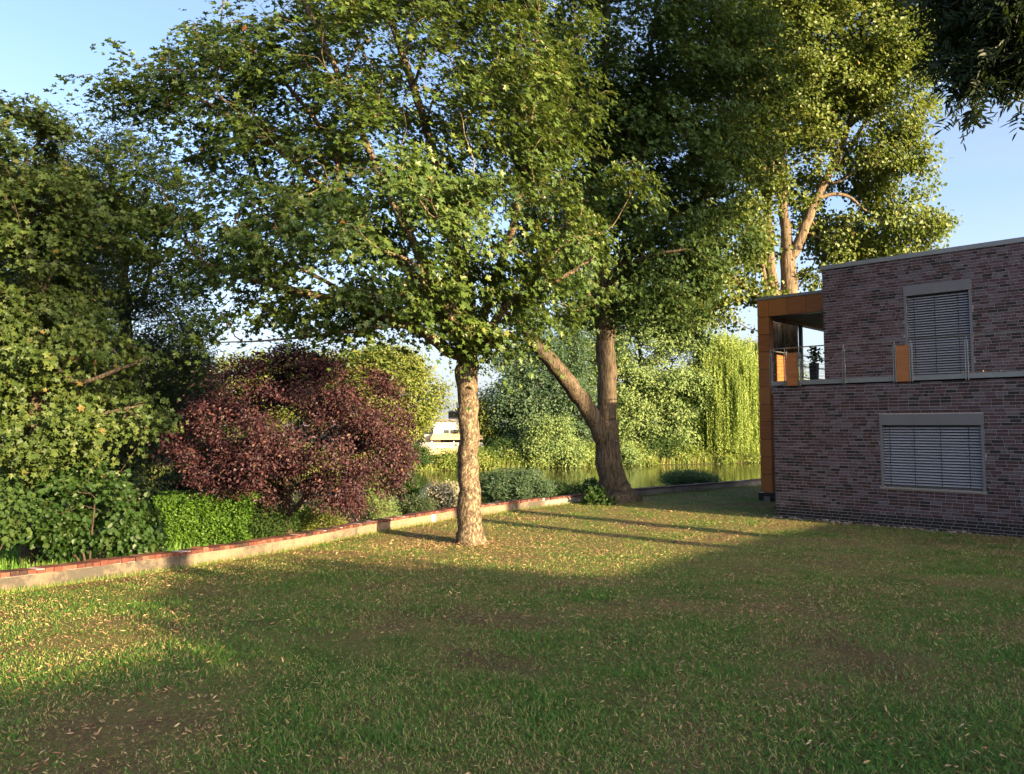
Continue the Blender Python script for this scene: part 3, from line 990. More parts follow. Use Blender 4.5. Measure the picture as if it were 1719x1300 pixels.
# pebbles along the foot of the building
mb = MB()
for _ in range(260):
    s = rng.random() * 13 - 0.3; t = -0.05 - 0.28 * rng.random() ** 1.5
    r = 0.02 + 0.045 * rng.random() ** 2
    p = bp(s, t, 0); p[2] = float(gz(p[0], p[1])) + r * 0.4
    M = np.array([[math.cos(a) * math.cos(b), math.sin(a) * math.cos(b), 0.65 * math.sin(b)] for b in (-0.9, -0.2, 0.5, 1.2) for a in np.arange(7) * 2 * math.pi / 7])
    M = M * (1 + 0.25 * rng.normal(size=(28, 1)) * 0.4) * r * np.array((1.2, 1, 1))
    F = [(i * 7 + j, i * 7 + (j + 1) % 7, i * 7 + 7 + (j + 1) % 7, i * 7 + 7 + j) for i in range(3) for j in range(7)] + [tuple(range(21, 28))]
    mb.poly(p + M, F, rng.random())
tag(mb.build('gravel', MAT['pebble'], None, True), 'strip of rounded pebbles along the foot of the brick wall', 'gravel', kind='stuff')

# ------------------------------------------------------------------ low wall along the river
def wall_path(i0, f0, i1, f1, step=0.5):
    """points along the front line with outward (river side) normals"""
    pts = []
    for i in range(i0, i1 + 1):
        a = WP[i] + (WP[i + 1] - WP[i]) * (f0 if i == i0 else 0)
        b = WP[i] + (WP[i + 1] - WP[i]) * (f1 if i == i1 else 1)
        L = np.linalg.norm(b - a)
        m = max(1, int(round(L / step)))
        for k in range(m): pts.append(a + (b - a) * k / m)
    pts.append(b)
    pts = np.array(pts)
    t = np.gradient(pts, axis=0); t = unit(t)
    return pts, np.stack([-t[:, 1], t[:, 0]], 1)

def low_wall(label, seg, h, th, mat, capmat, caph, bw):
    pts, nr = wall_path(*seg)
    z = gz(pts[:, 0], pts[:, 1])
    o = thing('low_wall', label, 'wall', (*pts[len(pts) // 2], float(z[len(pts) // 2])))
    prof = [(0.0, -0.5), (0.0, h - caph), (th, h - caph), (th, -0.5)]
    V = np.array([[(*(p + q * a), zz + b) for a, b in prof] for p, q, zz in zip(pts, nr, z)])
    m = len(pts)
    # chips and waves in the face
    w = np.array([[noise.noise((p[0] * 1.5, p[1] * 1.5, k * 3.0)) for k in range(4)] for p in pts])
    V[:, 1, 2] += 0.006 * w[:, 0]; V[:, 0, :2] += 0
    loops = []
    for i in range(m - 1):
        for j in range(4):
            k = (j + 1) % 4
            loops += [i * 4 + k, i * 4 + j, i * 4 + 4 + j, i * 4 + 4 + k]
    loops += [0, 1, 2, 3] + [(m - 1) * 4 + j for j in (3, 2, 1, 0)]
    mesh_np('body', V.reshape(-1, 3), loops, np.arange(len(loops) // 4) * 4, mat, o)
    # cap of bricks laid across
    mb = MB()
    seglen = np.concatenate([[0], np.cumsum(np.hypot(*np.diff(pts, axis=0).T))])
    s = 0.0
    while s + bw < seglen[-1]:
        def P(x, off, up):
            i = min(np.searchsorted(seglen, x, 'right') - 1, m - 2)
            f = (x - seglen[i]) / (seglen[i + 1] - seglen[i])
            q = pts[i] + (pts[i + 1] - pts[i]) * f
            return np.array((*(q + nr[i] * off), float(gz(q[0], q[1])) + up))
        g = 0.005
        dz = 0.006 * rng.normal() - .02 * (rng.random() < .03); df = 0.006 * rng.normal()
        a, b = s + g, s + bw - g
        lo, hi = h - caph + 0.008, h + dz
        mb.box8([P(a, -0.02 + df, lo), P(b, -0.02 + df, lo), P(b, th + .02, lo), P(a, th + .02, lo),
                 P(a, -0.02 + df, hi), P(b, -0.02 + df, hi), P(b, th + .02, hi), P(a, th + .02, hi)], rng.random())
        s += bw
    mb.build('cap', capmat, o)
    mj = MB()
    V = [[(*(p + q * a), zz + b) for a, b in ((0.004, h - caph + .001), (0.004, h - 0.012), (th - .004, h - 0.012), (th - .004, h - caph + .001))] for p, q, zz in zip(pts, nr, z)]
    for i in range(m - 1):
        mj.poly(V[i] + V[i + 1], [(1, 0, 4, 5), (2, 1, 5, 6), (3, 2, 6, 7)])
    mj.build('joint', MAT['mortar'], o)
    return o

# WP indices are shifted by one (a far extension comes first)
low_wall('low rendered river wall with a red brick cap along the left of the lawn', (0, 0.6, 6, 1.0), 0.29, 0.26, MAT['render_wall'], MAT['cap_brick'], 0.075, 0.13)
low_wall('short shaded wall stretch between red capped wall and forked tree', (7, 0.0, 8, 0.7), 0.27, 0.26, MAT['grey_wall'], MAT['cap_brick'], 0.07, 0.13)
low_wall('low grey wall with a dark cap running behind the forked tree to the building', (8, 0.7, 11, 0.5), 0.27, 0.26, MAT['grey_wall'], MAT['cap_dark'], 0.06, 0.5)
# white plate on the wall
i_ = 5
a = WP[5]; b = WP[6]
r = ray(727, 862)[:2]; dv = b - a
k = (a[0] * dv[1] - a[1] * dv[0]) / (r[0] * dv[1] - r[1] * dv[0])
q = r * k; dv = unit(dv); nv = np.array((-dv[1], dv[0]))
zq = float(gz(q[0], q[1]))
mb = MB()
c = [np.array((*(q + dv * e - nv * f), 0)) for e, f in ((-.085, .022), (.085, .022), (.085, .003), (-.085, .003))]
mb.box8([x + UP * (zq + 0.03) for x in c] + [x + UP * (zq + 0.205) for x in c])
for e, zz in ((-.07, .045), (.07, .045), (-.07, .19), (.07, .19)):
    p = np.array((*(q + dv * e), zq + zz)); nn = np.array((*nv, 0))
    mb.tube([p - nn * 0.022, p - nn * 0.027], 0.006, 8)
tag(mb.build('plaque', MAT['plaque']), 'small blank white plate fixed to the red capped wall beside the mottled trunk', 'plaque')

def wdepth(u):
    r = ray(u, 800)[:2]
    for a, b in zip(WP[:-1], WP[1:]):
        d_ = b - a
        den = r[0] * d_[1] - r[1] * d_[0]
        k = (a[0] * d_[1] - a[1] * d_[0]) / den
        f = (r * k - a) @ d_ / (d_ @ d_)
        if k > 0 and -1e-6 <= f <= 1 + 1e-6: return r[1] * k
    return 20.0
print('wall depths', {u: round(float(wdepth(u)), 1) for u in (0, 150, 262, 340, 415, 484, 535, 630, 700, 748, 865, 945, 1160)})
# ------------------------------------------------------------------ trees
def tree(name, label, base, limbs, ells, n_attr, per, spread, size, kind, lmat, bmat, group=None, nz=-0.12, nzs=1.2,
         seed=1.0, step=0.45, lift=0.3, shell=0.35, flat=0.55, droop=0.25, rough=0.08, yellow=0.02, cat='tree', r0=0.007, w=0.25, rmin=0.0, zf=0.6, zsq=1.0, spray=0.0):
    """limbs: list of (points [(u, v, depth, radius)...], parent limb index, node along it as a fraction)"""
    o = thing(name, label, cat, base, group)
    sk = Skeleton()
    ids = []
    for pts, pl, fr_ in limbs:
        P = [np.asarray(p[0], float) if len(p) == 2 else at(*p[:3]) for p in pts]
        R = [p[-1] for p in pts]
        start = -1 if pl is None else ids[pl][int(round(fr_ * (len(ids[pl]) - 1)))]
        ids.append(sk.limb(P, R, start))
    A = in_ells(ells, n_attr, shell, nz, nzs, seed, zsq)
    tips = sk.grow(A, w=w, step=step, lift=lift)
    sk.radii(r0)
    sk.mesh('trunk', bmat, o, rmin, rough)
    cen = np.mean([e[0] for e in ells], 0)
    crown(sk, tips, per, spread, size, kind, lmat, o, cen, flat, droop, yellow=yellow, zf=zf, spray=spray)
    return o

MB_ = on_ground(790, 912); D1 = MB_[1]
OB_ = on_ground(1030, 842); D2 = OB_[1]
print('maple', MB_, 'oak', OB_)
def lim(d, pts): return [(u, v, d + dd, r) for u, v, dd, r in pts]

# the broad maple with mottled trunk in the middle of the lawn
d = D1
maple_limbs = [
    (lim(d, [(791, 922, 0, .33), (789, 890, 0, .275), (788, 840, 0, .25), (787, 760, 0, .232), (785, 680, 0, .234), (784, 625, 0, .26), (784, 600, 0, .24)]), None, 0),
    (lim(d, [(752, 590, -.2, .13), (715, 560, -.5, .115), (650, 532, -.9, .10), (580, 508, -1.2, .085), (500, 488, -1.5, .07), (420, 470, -1.8, .05), (340, 440, -2, .03)]), 0, 1.0),
    (lim(d, [(768, 570, -.2, .13), (700, 470, -.6, .11), (610, 375, -.9, .09), (520, 295, -1.0, .07), (430, 225, -1.1, .055), (330, 165, -1.1, .035), (230, 150, -1, .02)]), 0, 1.0),
    (lim(d, [(782, 560, .2, .15), (768, 450, .3, .13), (740, 300, .4, .11), (695, 150, .5, .09), (645, 0, .6, .07), (600, -130, .6, .04)]), 0, 1.0),
    (lim(d, [(800, 565, .2, .13), (828, 480, .5, .11), (862, 380, .8, .09), (885, 250, 1, .07), (900, 100, 1, .055), (905, -60, 1, .03)]), 0, 1.0),
    (lim(d, [(808, 575, -.3, .11), (850, 515, -.7, .085), (900, 488, -1, .07), (945, 466, -1.2, .05), (1000, 430, -1.3, .025)]), 0, 1.0),
    (lim(d, [(770, 560, -.4, .12), (705, 430, -1.2, .10), (640, 300, -1.6, .08), (570, 130, -1.8, .06), (510, 0, -1.8, .04)]), 0, 1.0),
    (lim(d, [(785, 555, -.6, .09), (740, 490, -1.8, .06), (690, 440, -2.8, .04), (640, 420, -3.6, .02)]), 0, 1.0),
    (lim(d, [(790, 555, .6, .10), (790, 480, 1.8, .08), (760, 380, 3.0, .05), (720, 260, 4, .03)]), 0, 1.0),
    (lim(d, [(560, 480, -1.2, .04), (480, 440, -1.2, .03), (390, 400, -1.2, .02)]), 1, 0.5),
    (lim(d, [(690, 545, -.9, .05), (560, 560, -1.2, .035), (450, 572, -1.4, .02), (370, 575, -1.4, .012)]), 1, 0.3),
    (lim(d, [(560, 250, -1.1, .05), (470, 130, -1.2, .035), (390, 60, -1.2, .02), (330, 40, -1.2, .012)]), 2, 0.5),
]
me = [E(690, 120, d, 250, 240, 3.6), E(480, 200, d - .5, 200, 160, 3.0), E(330, 200, d - .8, 140, 95, 1.8), E(240, 165, d - 1, 80, 50, 1.0),
      E(320, 75, d - 1, 65, 55, 1.0), E(150, 165, d - 1, 45, 40, .6), E(290, 45, d - 1, 55, 40, .9), E(205, 110, d - 1, 45, 40, .8), E(440, 50, d - .6, 110, 90, 2.0), E(400, 340, d - 1, 180, 100, 2.6), E(300, 420, d - 1.4, 110, 70, 1.6),
      E(560, 430, d - 1, 220, 100, 3.0), E(700, 400, d - 1.0, 190, 120, 3.2), E(850, 370, d, 140, 160, 2.8), E(790, 510, d - .6, 120, 62, 2.2), E(940, 430, d - .4, 80, 100, 1.8),
      E(640, 535, d - .8, 140, 38, 1.6), E(480, 535, d - 1, 130, 40, 1.4), E(350, 545, d - 1.2, 70, 30, .9), E(870, 540, d - .8, 70, 38, 1.0), E(820, 570, d - .5, 45, 28, .6), E(230, 390, d - 1.2, 70, 45, 1.0),
      E(1005, 335, d, 75, 60, 1.2), E(935, 190, d + .5, 90, 100, 1.5), E(1060, 300, d, 50, 40, .8), E(1000, 470, d - .6, 45, 42, .8), E(785, 548, d - .9, 62, 34, .9), E(730, 565, d - .8, 40, 22, .7), E(780, 575, d - .7, 34, 18, .4), E(850, 120, d + .5, 150, 220, 3.0), E(690, -150, d, 300, 160, 3.6)]
tree('maple_tree', 'broad maple with mottled flaking trunk standing alone on the lawn', MB_, maple_limbs, me, 3700, 30, 0.155, 0.112, 'maple', MAT['maple_leaf'], MAT['flaky'],
     nz=0.07, nzs=1.25, seed=1.0, shell=0.25, zsq=2.3, spray=.20, flat=0.45, rough=0.13, yellow=0.008, zf=0.35, r0=.0085)

# the forked old tree by the wall
d = D2
oak_limbs = [
    (lim(d, [(1036, 852, 0, .74), (1033, 832, 0, .57), (1027, 800, 0, .47), (1020, 750, 0, .44), (1017, 715, 0, .42), (1019, 680, 0, .34), (1019, 640, 0, .345), (1017, 580, 0, .34), (1015, 545, 0, .33), (1010, 470, 0, .27), (1003, 380, 0, .23), (1000, 285, 0, .20)]), None, 0),
    (lim(d, [(1012, 735, -.10, .32), (999, 706, -.2, .31), (976, 672, -.4, .295), (940, 625, -.8, .27), (912, 592, -1.1, .245), (897, 575, -1.3, .225), (870, 535, -1.5, .10), (840, 480, -1.6, .07)]), 0, 0.26),
    (lim(d, [(985, 250, -.2, .15), (955, 200, -.5, .12), (925, 140, -.8, .09), (885, 20, -1, .05)]), 0, 1.0),
    (lim(d, [(1005, 230, .2, .15), (1015, 130, .4, .12), (1020, 30, .5, .08), (1018, -90, .5, .04)]), 0, 1.0),
    (lim(d, [(1025, 245, .1, .13), (1060, 180, .2, .10), (1090, 90, .2, .07), (1110, -40, .2, .04)]), 0, 1.0),
    (lim(d, [(1000, 515, -.5, .14), (985, 492, -.7, .10), (975, 460, -.8, .05)]), 0, 0.74),
    (lim(d, [(1050, 440, .3, .12), (1110, 380, .6, .09), (1180, 330, .8, .06), (1240, 300, .8, .03)]), 0, 0.82),
    (lim(d, [(1040, 460, -.6, .10), (1090, 430, -1.6, .07), (1150, 420, -2.2, .04)]), 0, 0.80),
]
oe = [E(1060, 60, d, 190, 200, 4.5), E(1190, 170, d + .5, 120, 190, 3.5), E(960, 250, d, 120, 170, 3.5), E(1090, 300, d - .4, 130, 120, 3.0), E(1180, 390, d, 90, 80, 2.2),
      E(1030, 440, d - .5, 110, 80, 2.4), E(960, 480, d - 1, 70, 70, 1.6), E(1130, 470, d - .3, 80, 50, 1.8), E(1060, 520, d - .6, 60, 32, 1.2), E(890, 520, d - 1.4, 45, 45, 1.2), E(1160, 530, d, 45, 45, 1.2), E(1060, -160, d, 240, 140, 4.5)]
tree('forked_tree', 'thick furrowed trunk forking low into a leaning cut limb beside the wall', OB_, oak_limbs, oe, 3300, 34, 0.24, 0.145, 'maple', MAT['oak_leaf'], MAT['bark'],
     nz=-0.08, nzs=1.2, seed=4.0, rough=0.07, step=0.6)

# tall linden behind the building
d = 32.0
LB_ = at(1312, 823, d); LB_[2] = 0.0
lin_limbs = [
    (lim(d, [(1320, 830, 0, .62), (1323, 700, 0, .40), (1325, 560, 0, .36), (1325, 490, 0, .355), (1323, 440, 0, .31), (1318, 380, 0, .20), (1311, 300, 0, .18), (1307, 200, 0, .14), (1298, 60, 0, .09), (1290, -80, 0, .04)]), None, 0),
    (lim(d, [(1338, 415, -.2, .22), (1352, 380, -.3, .20), (1366, 345, -.3, .18), (1388, 298, -.4, .155), (1412, 245, -.4, .135), (1430, 190, -.4, .115), (1438, 110, -.4, .08), (1450, 0, -.4, .05)]), 0, 0.44),
    (lim(d, [(1302, 700, -.1, .34), (1299, 560, -.1, .29), (1297, 490, -.1, .27), (1291, 420, -.1, .20), (1288, 350, -.1, .17), (1281, 280, -.1, .16), (1276, 180, -.1, .12), (1270, 40, -.1, .06)]), 0, 0.03),
    (lim(d, [(1400, 326, -.4, .08), (1428, 332, -.4, .06), (1450, 352, -.4, .04), (1490, 370, -.4, .02)]), 1, 0.40),
    (lim(d, [(1400, 308, -.6, .06), (1425, 296, -.8, .04), (1450, 270, -.8, .02)]), 1, 0.50),
    (lim(d, [(1408, 285, .2, .10), (1428, 245, .3, .08), (1470, 180, .4, .05), (1510, 130, .4, .03)]), 1, 0.55),
    (lim(d, [(1288, 490, -.5, .09), (1279, 440, -.6, .075), (1268, 390, -.7, .04), (1240, 340, -.8, .02)]), 2, 0.28),
    (lim(d, [(1255, 485, -.6, .08), (1215, 455, -1, .05), (1170, 440, -1.2, .02)]), 2, 0.30),
    (lim(d, [(1292, 360, -.3, .06), (1297, 300, -.4, .045), (1300, 240, -.4, .02)]), 2, 0.52),
]
le = [E(1400, 60, d, 150, 120, 4.5), E(1290, 130, d, 110, 150, 4.0), E(1470, 150, d, 85, 120, 3.0), E(1510, 60, d, 60, 90, 2.4), E(1370, 160, d - 1.5, 90, 80, 2.0), E(1255, 250, d + 1.6, 70, 70, 1.8), E(1480, 260, d, 70, 55, 2.2), E(1510, 310, d, 58, 40, 1.8), E(1500, 385, d, 90, 34, 2.0),
      E(1410, 395, d + 1.5, 60, 40, 1.6), E(1550, 395, d, 42, 22, 1.0), E(1450, 435, d + 1, 60, 28, 1.5), E(1225, 400, d + .6, 72, 70, 2.4), E(1205, 310, d, 62, 80, 2.4), E(1210, 490, d - .6, 80, 55, 2.0), E(1250, 545, d - .4, 38, 22, 1.0), E(1160, 520, d - .5, 50, 30, 1.2), E(1380, -110, d, 200, 110, 4.5), E(1360, 470, d + 1, 25, 25, 1.0), E(1400, 350, d + 1.8, 90, 60, 1.2), E(1490, 425, d + .5, 80, 30, 1.5), E(1430, 410, d + 1, 60, 40, 1.2), E(1345, 300, d - .8, 60, 50, .7), E(1395, 420, d - .9, 34, 40, .5), E(1262, 440, d - .6, 26, 70, .6), E(1325, 250, d + 1, 50, 90, 1.5)]
tree('linden_tree', 'tall sunlit linden with several bare stems rising behind the brick building', LB_, lin_limbs, le, 5400, 30, 0.22, 0.135, 'round', MAT['linden_leaf'], MAT['bark_pale'],
     nz=-0.04, nzs=1.3, seed=7.0, rough=0.06, step=0.6, yellow=0.05, flat=.3)

# trees and bushes behind the wall on the left
def bz(x, y): return float(ground(np.array([x]), np.array([y]))[0][0])
d = 14.5
b_ = at(60, 800, d); b_[2] = bz(b_[0], b_[1])
tree('sycamore_tree', 'bushy maple behind the wall at the left edge with pale lit lower boughs', b_,
     [([(b_, .2), (at(62, 700, d), .15), (at(60, 560, d), .13), (at(50, 400, d), .09), (at(40, 280, d), .04)], None, 0),
      ([(at(120, 640, d - .6), .05), (at(200, 620, d - .9), .035), (at(250, 600, d - 1), .02)], 0, .5),
      ([(at(100, 740, d - .6), .05), (at(160, 700, d - 1), .035), (at(240, 680, d - 1), .015)], 0, .25)],
     [E(70, 320, d, 110, 120, 2.0), E(30, 430, d, 120, 150, 2.2), E(60, 230, d, 60, 50, 1.0), E(90, 600, d, 130, 90, 1.8), E(60, 720, d - .5, 140, 80, 1.6), E(190, 700, d - .6, 90, 50, 1.0), E(200, 390, d, 60, 50, 1.0), E(10, 640, d, 90, 140, 1.6), E(-120, 450, d, 120, 250, 2.5)],
     2500, 24, 0.15, 0.092, 'maple', MAT['syc_leaf'], MAT['bark'], nz=0.08, nzs=0.9, seed=11, yellow=0.02, zf=.4)
d = 21.0
b_ = at(205, 830, d); b_[2] = bz(b_[0], b_[1])
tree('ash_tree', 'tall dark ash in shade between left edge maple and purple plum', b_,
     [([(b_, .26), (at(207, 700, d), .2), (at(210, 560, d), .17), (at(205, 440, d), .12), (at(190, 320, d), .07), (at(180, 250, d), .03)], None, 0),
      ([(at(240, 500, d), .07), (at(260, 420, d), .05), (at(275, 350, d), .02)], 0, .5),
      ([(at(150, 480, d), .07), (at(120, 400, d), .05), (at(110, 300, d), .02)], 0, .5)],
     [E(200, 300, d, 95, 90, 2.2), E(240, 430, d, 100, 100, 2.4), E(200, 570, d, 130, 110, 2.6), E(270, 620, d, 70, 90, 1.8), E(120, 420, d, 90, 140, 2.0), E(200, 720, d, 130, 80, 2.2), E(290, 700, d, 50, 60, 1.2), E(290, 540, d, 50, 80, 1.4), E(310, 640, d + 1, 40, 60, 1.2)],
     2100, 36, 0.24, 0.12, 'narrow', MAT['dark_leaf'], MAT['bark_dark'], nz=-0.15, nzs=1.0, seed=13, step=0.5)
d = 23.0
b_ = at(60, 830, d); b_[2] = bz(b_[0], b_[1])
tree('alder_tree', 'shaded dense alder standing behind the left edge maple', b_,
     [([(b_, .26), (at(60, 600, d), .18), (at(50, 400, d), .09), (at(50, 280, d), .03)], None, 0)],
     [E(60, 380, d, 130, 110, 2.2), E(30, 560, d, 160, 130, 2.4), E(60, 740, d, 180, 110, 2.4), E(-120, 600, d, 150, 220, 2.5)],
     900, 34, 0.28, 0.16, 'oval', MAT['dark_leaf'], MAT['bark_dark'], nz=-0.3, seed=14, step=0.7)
d = wdepth(484) + .95
b_ = at(484, 890, d); b_[2] = bz(b_[0], b_[1])
tree('plum_tree', 'round purple-leaved plum with a short trunk behind the low wall', b_,
     [([(b_, .10), (at(483, 865, d), .085), (at(480, 840, d), .08), (at(490, 790, d), .06), (at(500, 740, d + .3), .035), (at(500, 690, d + .6), .012)], None, 0),
      ([(at(500, 850, d), .06), (at(530, 810, d - .2), .05), (at(570, 760, d - .4), .03)], 0, .2),
      ([(at(450, 800, d - .3), .05), (at(400, 750, d - .6), .03)], 0, .5)],
     [E(480, 690, d, 140, 100, 2.0), E(370, 735, d - .5, 85, 55, 1.2), E(590, 760, d - .3, 95, 85, 1.4), E(520, 625, d, 95, 45, 1.3), E(620, 690, d, 60, 65, 1.1), E(450, 795, d - .2, 100, 36, 1.0), E(570, 830, d - .4, 55, 32, .9), E(320, 735, d - .5, 50, 32, .7), E(400, 790, d - .6, 80, 40, 1.0), E(650, 790, d - .2, 40, 40, .7), E(600, 845, d - .3, 40, 28, .6), E(480, 832, d - .2, 50, 22, .6), E(420, 655, d, 60, 40, .8), E(660, 740, d, 35, 45, .7), E(300, 760, d - .5, 30, 22, .5)],
     2700, 23, 0.13, 0.06, 'oval', MAT['plum_leaf'], MAT['bark_dark'], nz=0.12, nzs=0.55, seed=17, shell=0.4, step=0.3, flat=0.3, droop=0.5, cat='tree', r0=0.004)

def shrub(name, label, base, ells, n_attr, per, spread, size, kind, mat, cat='bush', stems=5, group=None, nz=-0.25, nzs=0.6, seed=1.0, flat=0.45, shell=0.6, droop=0.3, yellow=0.03, step=0.3, bark='bark_dark', lean=0.25, r0=.004):
    base = np.asarray(base, float)
    o = thing(name, label, cat, base, group)
    sk = Skeleton()
    cen = np.mean([e[0] for e in ells], 0)
    big = max(ells, key=lambda e: np.prod(e[1]))
    root = sk.add(base - UP * 0.1, -1, .03)
    for i in range(stems):
        e = ells[i % len(ells)]
        tgt = e[0] + rng.normal(size=3) * e[1] * 0.25
        sk.limb([base + (tgt - base) * .3 + UP * .1 * np.linalg.norm(tgt - base), base + (tgt - base) * .9], [.022, .010], root, 4)
    tips = sk.grow(in_ells(ells, n_attr, shell, nz, nzs, seed), w=0.2, step=step)
    sk.radii(r0)
    sk.mesh('stem', MAT[bark], o)
    crown(sk, tips, per, spread, size, kind, mat, o, cen, flat, droop, 'foliage', yellow)
    return o

d = wdepth(150) + 1.6
b_ = at(150, 935, d); b_[2] = bz(b_[0], b_[1])
shrub('broadleaf_bush', 'large-leaved green bush just behind the red capped wall at left', b_,
      [E(120, 855, d, 62, 50, .6), E(195, 880, d, 60, 42, .6), E(70, 900, d, 40, 34, .5), E(160, 815, d, 50, 30, .5), E(235, 890, d, 30, 34, .4)],
      480, 15, 0.12, 0.09, 'round', MAT['bush_leaf'], flat=0.35, yellow=0.05, seed=21, nz=.16, nzs=.5)
d = wdepth(0) + 1.4
b_ = at(-30, 950, d); b_[2] = bz(b_[0], b_[1])
shrub('hazel_bush', 'yellow-green lit hazel bush cut by the left edge above the wall', b_,
      [E(-20, 850, d, 60, 60, .6), E(0, 900, d, 40, 40, .5), E(-90, 870, d, 80, 70, .7)], 260, 18, 0.12, 0.075, 'round', MAT['oak_leaf'], seed=22, nz=.02, nzs=.4)
d = 15.2
# clipped hedge: a block of small leaves over a twiggy core
def hedge(label, u0, u1, v_top, d0, thick):
    A = at(u0, 880, d0); B = at(u1, 880, d0)
    zt = at(0.5 * (u0 + u1), v_top, d0)[2]
    c = 0.5 * (A + B); zb = bz(c[0], c[1])
    o = thing('hedge', label, 'hedge', (c[0], c[1], zb))
    L = B[0] - A[0]
    n = 20000
    P = np.stack([A[0] + L * rng.random(n), d0 + thick * rng.random(n) ** 2, zb + (zt - zb) * rng.random(n)], 1)
    top = rng.random(n) < 0.35
    P[top, 2] = zt - 0.16 * rng.random(top.sum()) ** 2 + .07 * (rng.random(top.sum()) < .12)
    P[top, 1] = d0 + thick * rng.random(top.sum())
    side = rng.random(n) < 0.15
    P[side, 0] = np.where(rng.random(side.sum()) < .5, A[0], B[0]) + 0.08 * rng.normal(size=side.sum())
    P[:, 2] += 0.11 * np.array([noise.noise((p[0] * 2, p[1] * 2, p[2] * 2)) for p in P])
    P[:, 1] -= 0.10 * np.array([noise.noise((p[0] * 3, 7, p[2] * 3)) for p in P])
    Nn = np.array((0, -.6, .5)) + rng.normal(size=(n, 3)) * .6
    leaves('foliage', P, Nn, rand_dirs(n) + UP * .4, 0.035 + 0.03 * rng.random(n), rng.random(n), 'oval', MAT['hedge_leaf'], o)
    mb = MB()
    for _ in range(60):
        x = A[0] + L * rng.random(); y = d0 + thick * (.3 + .4 * rng.random())
        mb.tube([(x, y, zb - .05), (x + .1 * rng.normal(), y, (zb + zt) / 2), (x + .15 * rng.normal(), y + .1 * rng.normal(), zt - .08)], [.015, .01, .004], 5)
    mb.build('stem', MAT['bark_dark'], o)
hedge('bright green clipped hedge lit by sun behind the wall beside the plum', 262, 415, 838, 17.0, 0.9)

# undergrowth in the shade behind the wall
def blades(name, P, h, lean, width, tint, mat, parent=None, segs=2):
    n = len(P)
    az = rng.random(n) * 2 * math.pi
    sd = np.stack([np.cos(az), np.sin(az), 0 * az], 1)
    fw_ = np.stack([-np.sin(az), np.cos(az), 0 * az], 1)
    b0 = P - sd * width[:, None] / 2; b1 = P + sd * width[:, None] / 2
    mid = P + UP * (h * 0.6)[:, None] + fw_ * (lean * 0.35)[:, None]
    m0 = mid - sd * width[:, None] * .4; m1 = mid + sd * width[:, None] * .4
    tip = P + UP * h[:, None] * 0.95 + fw_ * lean[:, None]
    V = np.stack([b0, b1, m1, m0, tip], 1).reshape(-1, 3)
    base = np.arange(n)[:, None] * 5
    loops = np.concatenate([base + np.array([[0, 1, 2, 3, 3, 2, 4]])], 1).ravel()
    starts = (np.arange(n)[:, None] * 7 + np.array([[0, 4]])).ravel()
    return mesh_np(name, V, loops, starts, mat, parent, False, fattr={'tint': np.repeat(tint, 2)})

def wall_spots(n, o0, o1, i0=0, i1=10):
    i = rng.integers(i0, i1 + 1, n); f = rng.random(n)[:, None]
    p = WP[i] + (WP[i + 1] - WP[i]) * f
    t = unit(WP[i + 1] - WP[i]); nr = np.stack([-t[:, 1], t[:, 0]], 1)
    return p + nr * (o0 + (o1 - o0) * rng.random(n))[:, None]
n = 42000
q = wall_spots(n, 0.35, 6.0, 1, 10)
z, _ = ground(q[:, 0], q[:, 1])
h = 0.10 + 0.22 * rng.random(n) ** 1.5
tag(blades('bank_grass', np.c_[q, z], h, h * 0.5 * rng.random(n), 0.012 + .012 * rng.random(n), np.clip(.15 + .5 * rng.random(n), 0, 1), MAT['grass']), 'rough grass on the bank behind the low wall', 'grass', kind='stuff')

def near_bush(u, v, d, rx, ry, rd, label, name, mat, n, per, size, kind='narrow', **kw):
    d = max(d, wdepth(u) + .75 + rd + rx * .4 * d / FPX)
    e = E(u, v, d, rx, ry, rd)
    b = e[0].copy(); b[2] = bz(b[0], b[1])
    return shrub(name, label, b, [e, E(u - rx * .4, v + ry * .4, d, rx * .6, ry * .6, rd * .7), E(u + rx * .45, v + ry * .35, d, rx * .55, ry * .6, rd * .7)], n, per, .11, size, kind, mat, **kw)
near_bush(865, 815, 25.0, 62, 24, 1.2, 'low dark willow scrub behind the wall right of the mottled trunk', 'willow_scrub', MAT['blue_leaf'], 420, 34, 0.11, flat=0.2, seed=31, droop=-.3)
near_bush(1160, 803, 36.0, 42, 10, 1.2, 'low dark scrub behind the grey wall right of the forked tree', 'willow_scrub', MAT['blue_leaf'], 260, 30, 0.14, flat=0.2, seed=32, droop=-.3)
near_bush(945, 825, 27.5, 40, 12, .9, 'short green tuft of scrub behind the wall left of the forked trunk', 'willow_scrub', MAT['bush_leaf'], 170, 28, 0.10, flat=0.2, seed=33, droop=-.4)
near_bush(748, 832, 22.5, 26, 20, .5, 'pale flowering shrub behind the wall left of the mottled trunk', 'flowering_shrub', MAT['pale_leaf'], 160, 26, 0.075, 'oval', flat=0.3, seed=34, droop=-.2)
near_bush(700, 852, 21.0, 24, 18, .5, 'dusky upright shrub between plum and pale flowering shrub', 'upright_shrub', MAT['dark_leaf'], 170, 26, 0.09, flat=0.1, seed=35, droop=-.6)
near_bush(630, 850, 18.5, 32, 32, .6, 'grey-green shrub growing under the right side of the plum', 'greygreen_shrub', MAT['silver_leaf'], 220, 26, 0.07, flat=0.2, seed=36, droop=-.3)
near_bush(462, 872, 16.0, 26, 18, .4, 'straggly green shrub left of the plum trunk', 'straggly_shrub', MAT['oak_leaf'], 160, 26, 0.07, flat=0.2, seed=37, droop=-.3)
near_bush(535, 868, 17.0, 36, 20, .5, 'small olive shrub right of the plum trunk', 'straggly_shrub', MAT['olive_leaf'], 160, 24, 0.07, flat=0.2, seed=38, droop=-.4)
